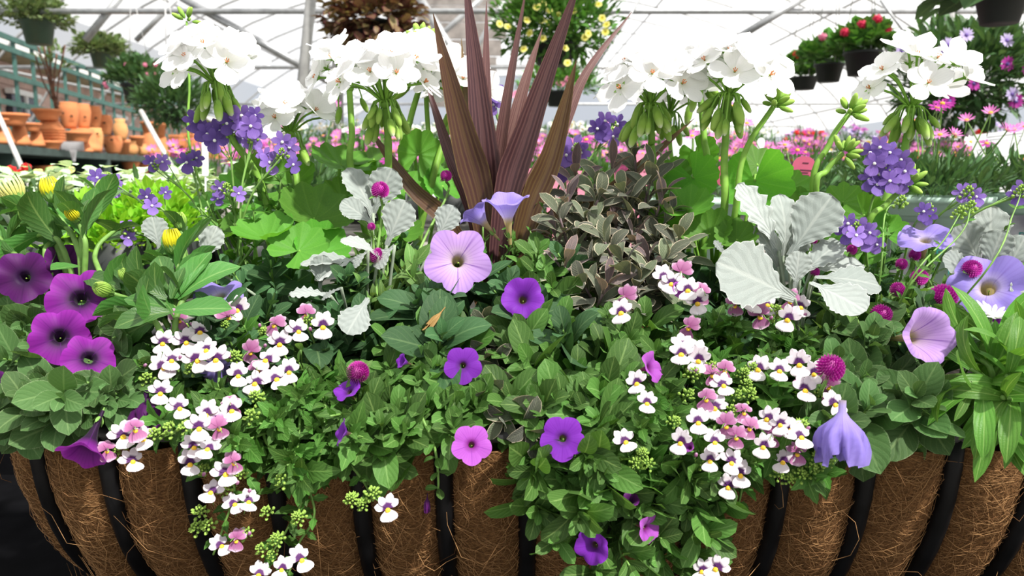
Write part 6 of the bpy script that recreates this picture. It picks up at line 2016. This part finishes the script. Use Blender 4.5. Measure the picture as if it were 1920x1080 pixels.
# ---- strap-leaved plant with a white flower at the right edge
st = plant('white_osteospermum', 'strap-leaved plant with one white fringed flower at the right edge', 1850, 0.05)
for pts in ([(1870, 690, .0), (1860, 650, .02), (1855, 620, .03)], [(1900, 700, .0), (1920, 650, .03)], [(1850, 720, -.01), (1820, 690, -.01)], [(1880, 720, -.02), (1890, 700, -.03)], [(1860, 700, -.01), (1800, 660, .02)], [(1910, 740, -.02), (1930, 720, -.02)], [(1840, 740, -.02), (1810, 730, -.03)], [(1890, 760, -.02), (1880, 745, -.04)]):
    thick_shoot(st, pts, 'strap', 9, 0.085, 0.003)
for (a, b, s) in (((1862, 730, -.03), (1830, 905, -.055), 1), ((1900, 760, -.03), (1885, 880, -.05), 1), ((1825, 720, -.03), (1790, 790, -.045), 1), ((1850, 700, -.02), (1720, 615, .03), 1), ((1840, 690, -.01), (1740, 640, .01), 1), ((1835, 710, -.02), (1735, 680, -.01), 1), ((1880, 740, -.03), (1860, 850, -.04), 1), ((1910, 720, -.02), (1925, 830, -.04), 1), ((1850, 735, -.03), (1800, 830, -.04), 1)):
    pa, pb = at(*a), at(*b)
    part('leaf', LV['strap'][R.choice((0, 1))], st, lframe(pa, pb - pa, V(0, -1, .4) + rv(.2), (pb - pa).length))
p = at(1862, 592, .045)
part('flower', FL['whiteost'][0], st, mframe(p, V(.15, -.25, 1), (0, 1, 0), 44 * mpp(.045)))

# ---- the same planting goes on past the right and left of the picture
px_ = plant('white_nemesia', 'nemesia foliage in the trough end past the right edge', 2080, 0.12)
fill(px_, (1950, 520, 2120, 800), 26, 'nemesia', 0.034, 7, start=0.4)
nemesia(px_, [(1965, 700), (1990, 740), (2010, 690), (2040, 730), (2060, 660), (1985, 640, 'p')])
pz_ = plant('purple_calibrachoa', 'leafy calibrachoa behind the strap-leaved plant at the right end', 2000, 0.30)
fill(pz_, (1900, 430, 2080, 560), 18, 'calib', 0.044, 6, yoff=0.12, start=0.3)
pw_ = plant('purple_petunia', 'petunia foliage at the back of the trough past the left edge', -60, 0.30)
fill(pw_, (-80, 430, 60, 560), 12, 'petunia', 0.044, 6, yoff=0.1, start=0.3)

# ---- leave the open space in front of each flower free of leaves
_lv = [o for o in COL.objects if o.name.startswith('leaf') and not o.name.startswith(('leaf_', 'leaves')) and o.parent is not None and not o.parent.name.startswith(('dusty', 'geranium', 'spike')) and WM[o].translation.y < 0.45]
_pts = np.array([[tuple(WM[o] @ V(0, t, 0)) for t in (0.15, 0.4, 0.7, 1.0)] for o in _lv])
_kill = np.zeros(len(_lv), dtype=bool)
for _p, _a, _r, _l in FLW:
    d = _pts - np.array(_p)
    h = d @ np.array(_a)
    rad = np.linalg.norm(d - h[..., None] * np.array(_a), axis=2)
    _kill |= ((h > -0.15 * _r) & (h < _l * _r) & (rad < 0.95 * _r)).any(axis=1)
_sm = list(STM)
_pts = np.array([[tuple(q) for q in STM[o]] for o in _sm])
_ks = np.zeros(len(_sm), dtype=bool)
for _p, _a, _r, _l in FLW:
    d = _pts - np.array(_p)
    h = d @ np.array(_a)
    rad = np.linalg.norm(d - h[..., None] * np.array(_a), axis=2)
    _ks |= ((h > -0.15 * _r) & (h < _l * _r) & (rad < 0.95 * _r)).any(axis=1)
bpy.data.batch_remove([o for o, k in zip(_lv, _kill) if k] + [o for o, k in zip(_sm, _ks) if k])

for (a, b, k_) in (((318, 585, .03), (210, 612, .005), 1), ((312, 560, .05), (250, 528, .05), 0), ((318, 545, .06), (297, 478, .09), 0), ((328, 582, .03), (435, 578, .02), 0), ((332, 560, .05), (452, 492, .09), 1), ((328, 560, .05), (395, 470, .1), 0),
                   ((322, 560, .05), (345, 500, .07), 0), ((310, 575, .04), (232, 560, .04), 0), ((150, 500, .12), (95, 505, .08), 0), ((160, 520, .1), (225, 540, .08), 1)):
    pa, pb = at(*a), at(*b)
    part('leaf', LV['osteo'][k_], ol2 if a[0] > 190 else ol_, lframe(pa, pb - pa, V(0, -.6, .8) + rv(.25), (pb - pa).length))

# ---- past 300 leaves on one plant the smallest in view are joined
_by = {}
for o in COL.objects:
    if o.parent is not None and o.parent.parent is None and o.type == 'MESH' and o.name.split('.')[0] == 'leaf':
        _by.setdefault(o.parent, []).append(o)
_dead = []
for root, ls in _by.items():
    if len(ls) <= 300: continue
    ls.sort(key=lambda o: -(o.matrix_local.to_scale().y / max(0.05, (WM[o].translation - CAM).length ** 2)))
    rest = ls[300:]
    mb = MB(); off = 0; vv = []; ff = []; uu = []
    mat = rest[0].data.materials[0]
    for o in rest:
        me = o.data
        c = np.empty(len(me.vertices) * 3, dtype=np.float32); me.vertices.foreach_get('co', c)
        M = np.array(WM[o])
        vv.append(c.reshape(-1, 3) @ M[:3, :3].T + M[:3, 3])
        uvl = me.uv_layers[0].data
        ue = [(0.5, 0.5)] * len(me.vertices)
        for p in me.polygons:
            ff.append(tuple(i + off for i in p.vertices))
            for li in p.loop_indices:
                ue[me.loops[li].vertex_index] = tuple(uvl[li].uv)
        uu.extend(ue); off += len(me.vertices)
    mb.v = [tuple(x) for x in np.concatenate(vv)]; mb.f = ff; mb.uv = uu; mb.m = [0] * len(ff)
    part('inner_leaves', mb.build('inner_leaves', mat), root, kind='stuff')
    _dead += rest
bpy.data.batch_remove(_dead)
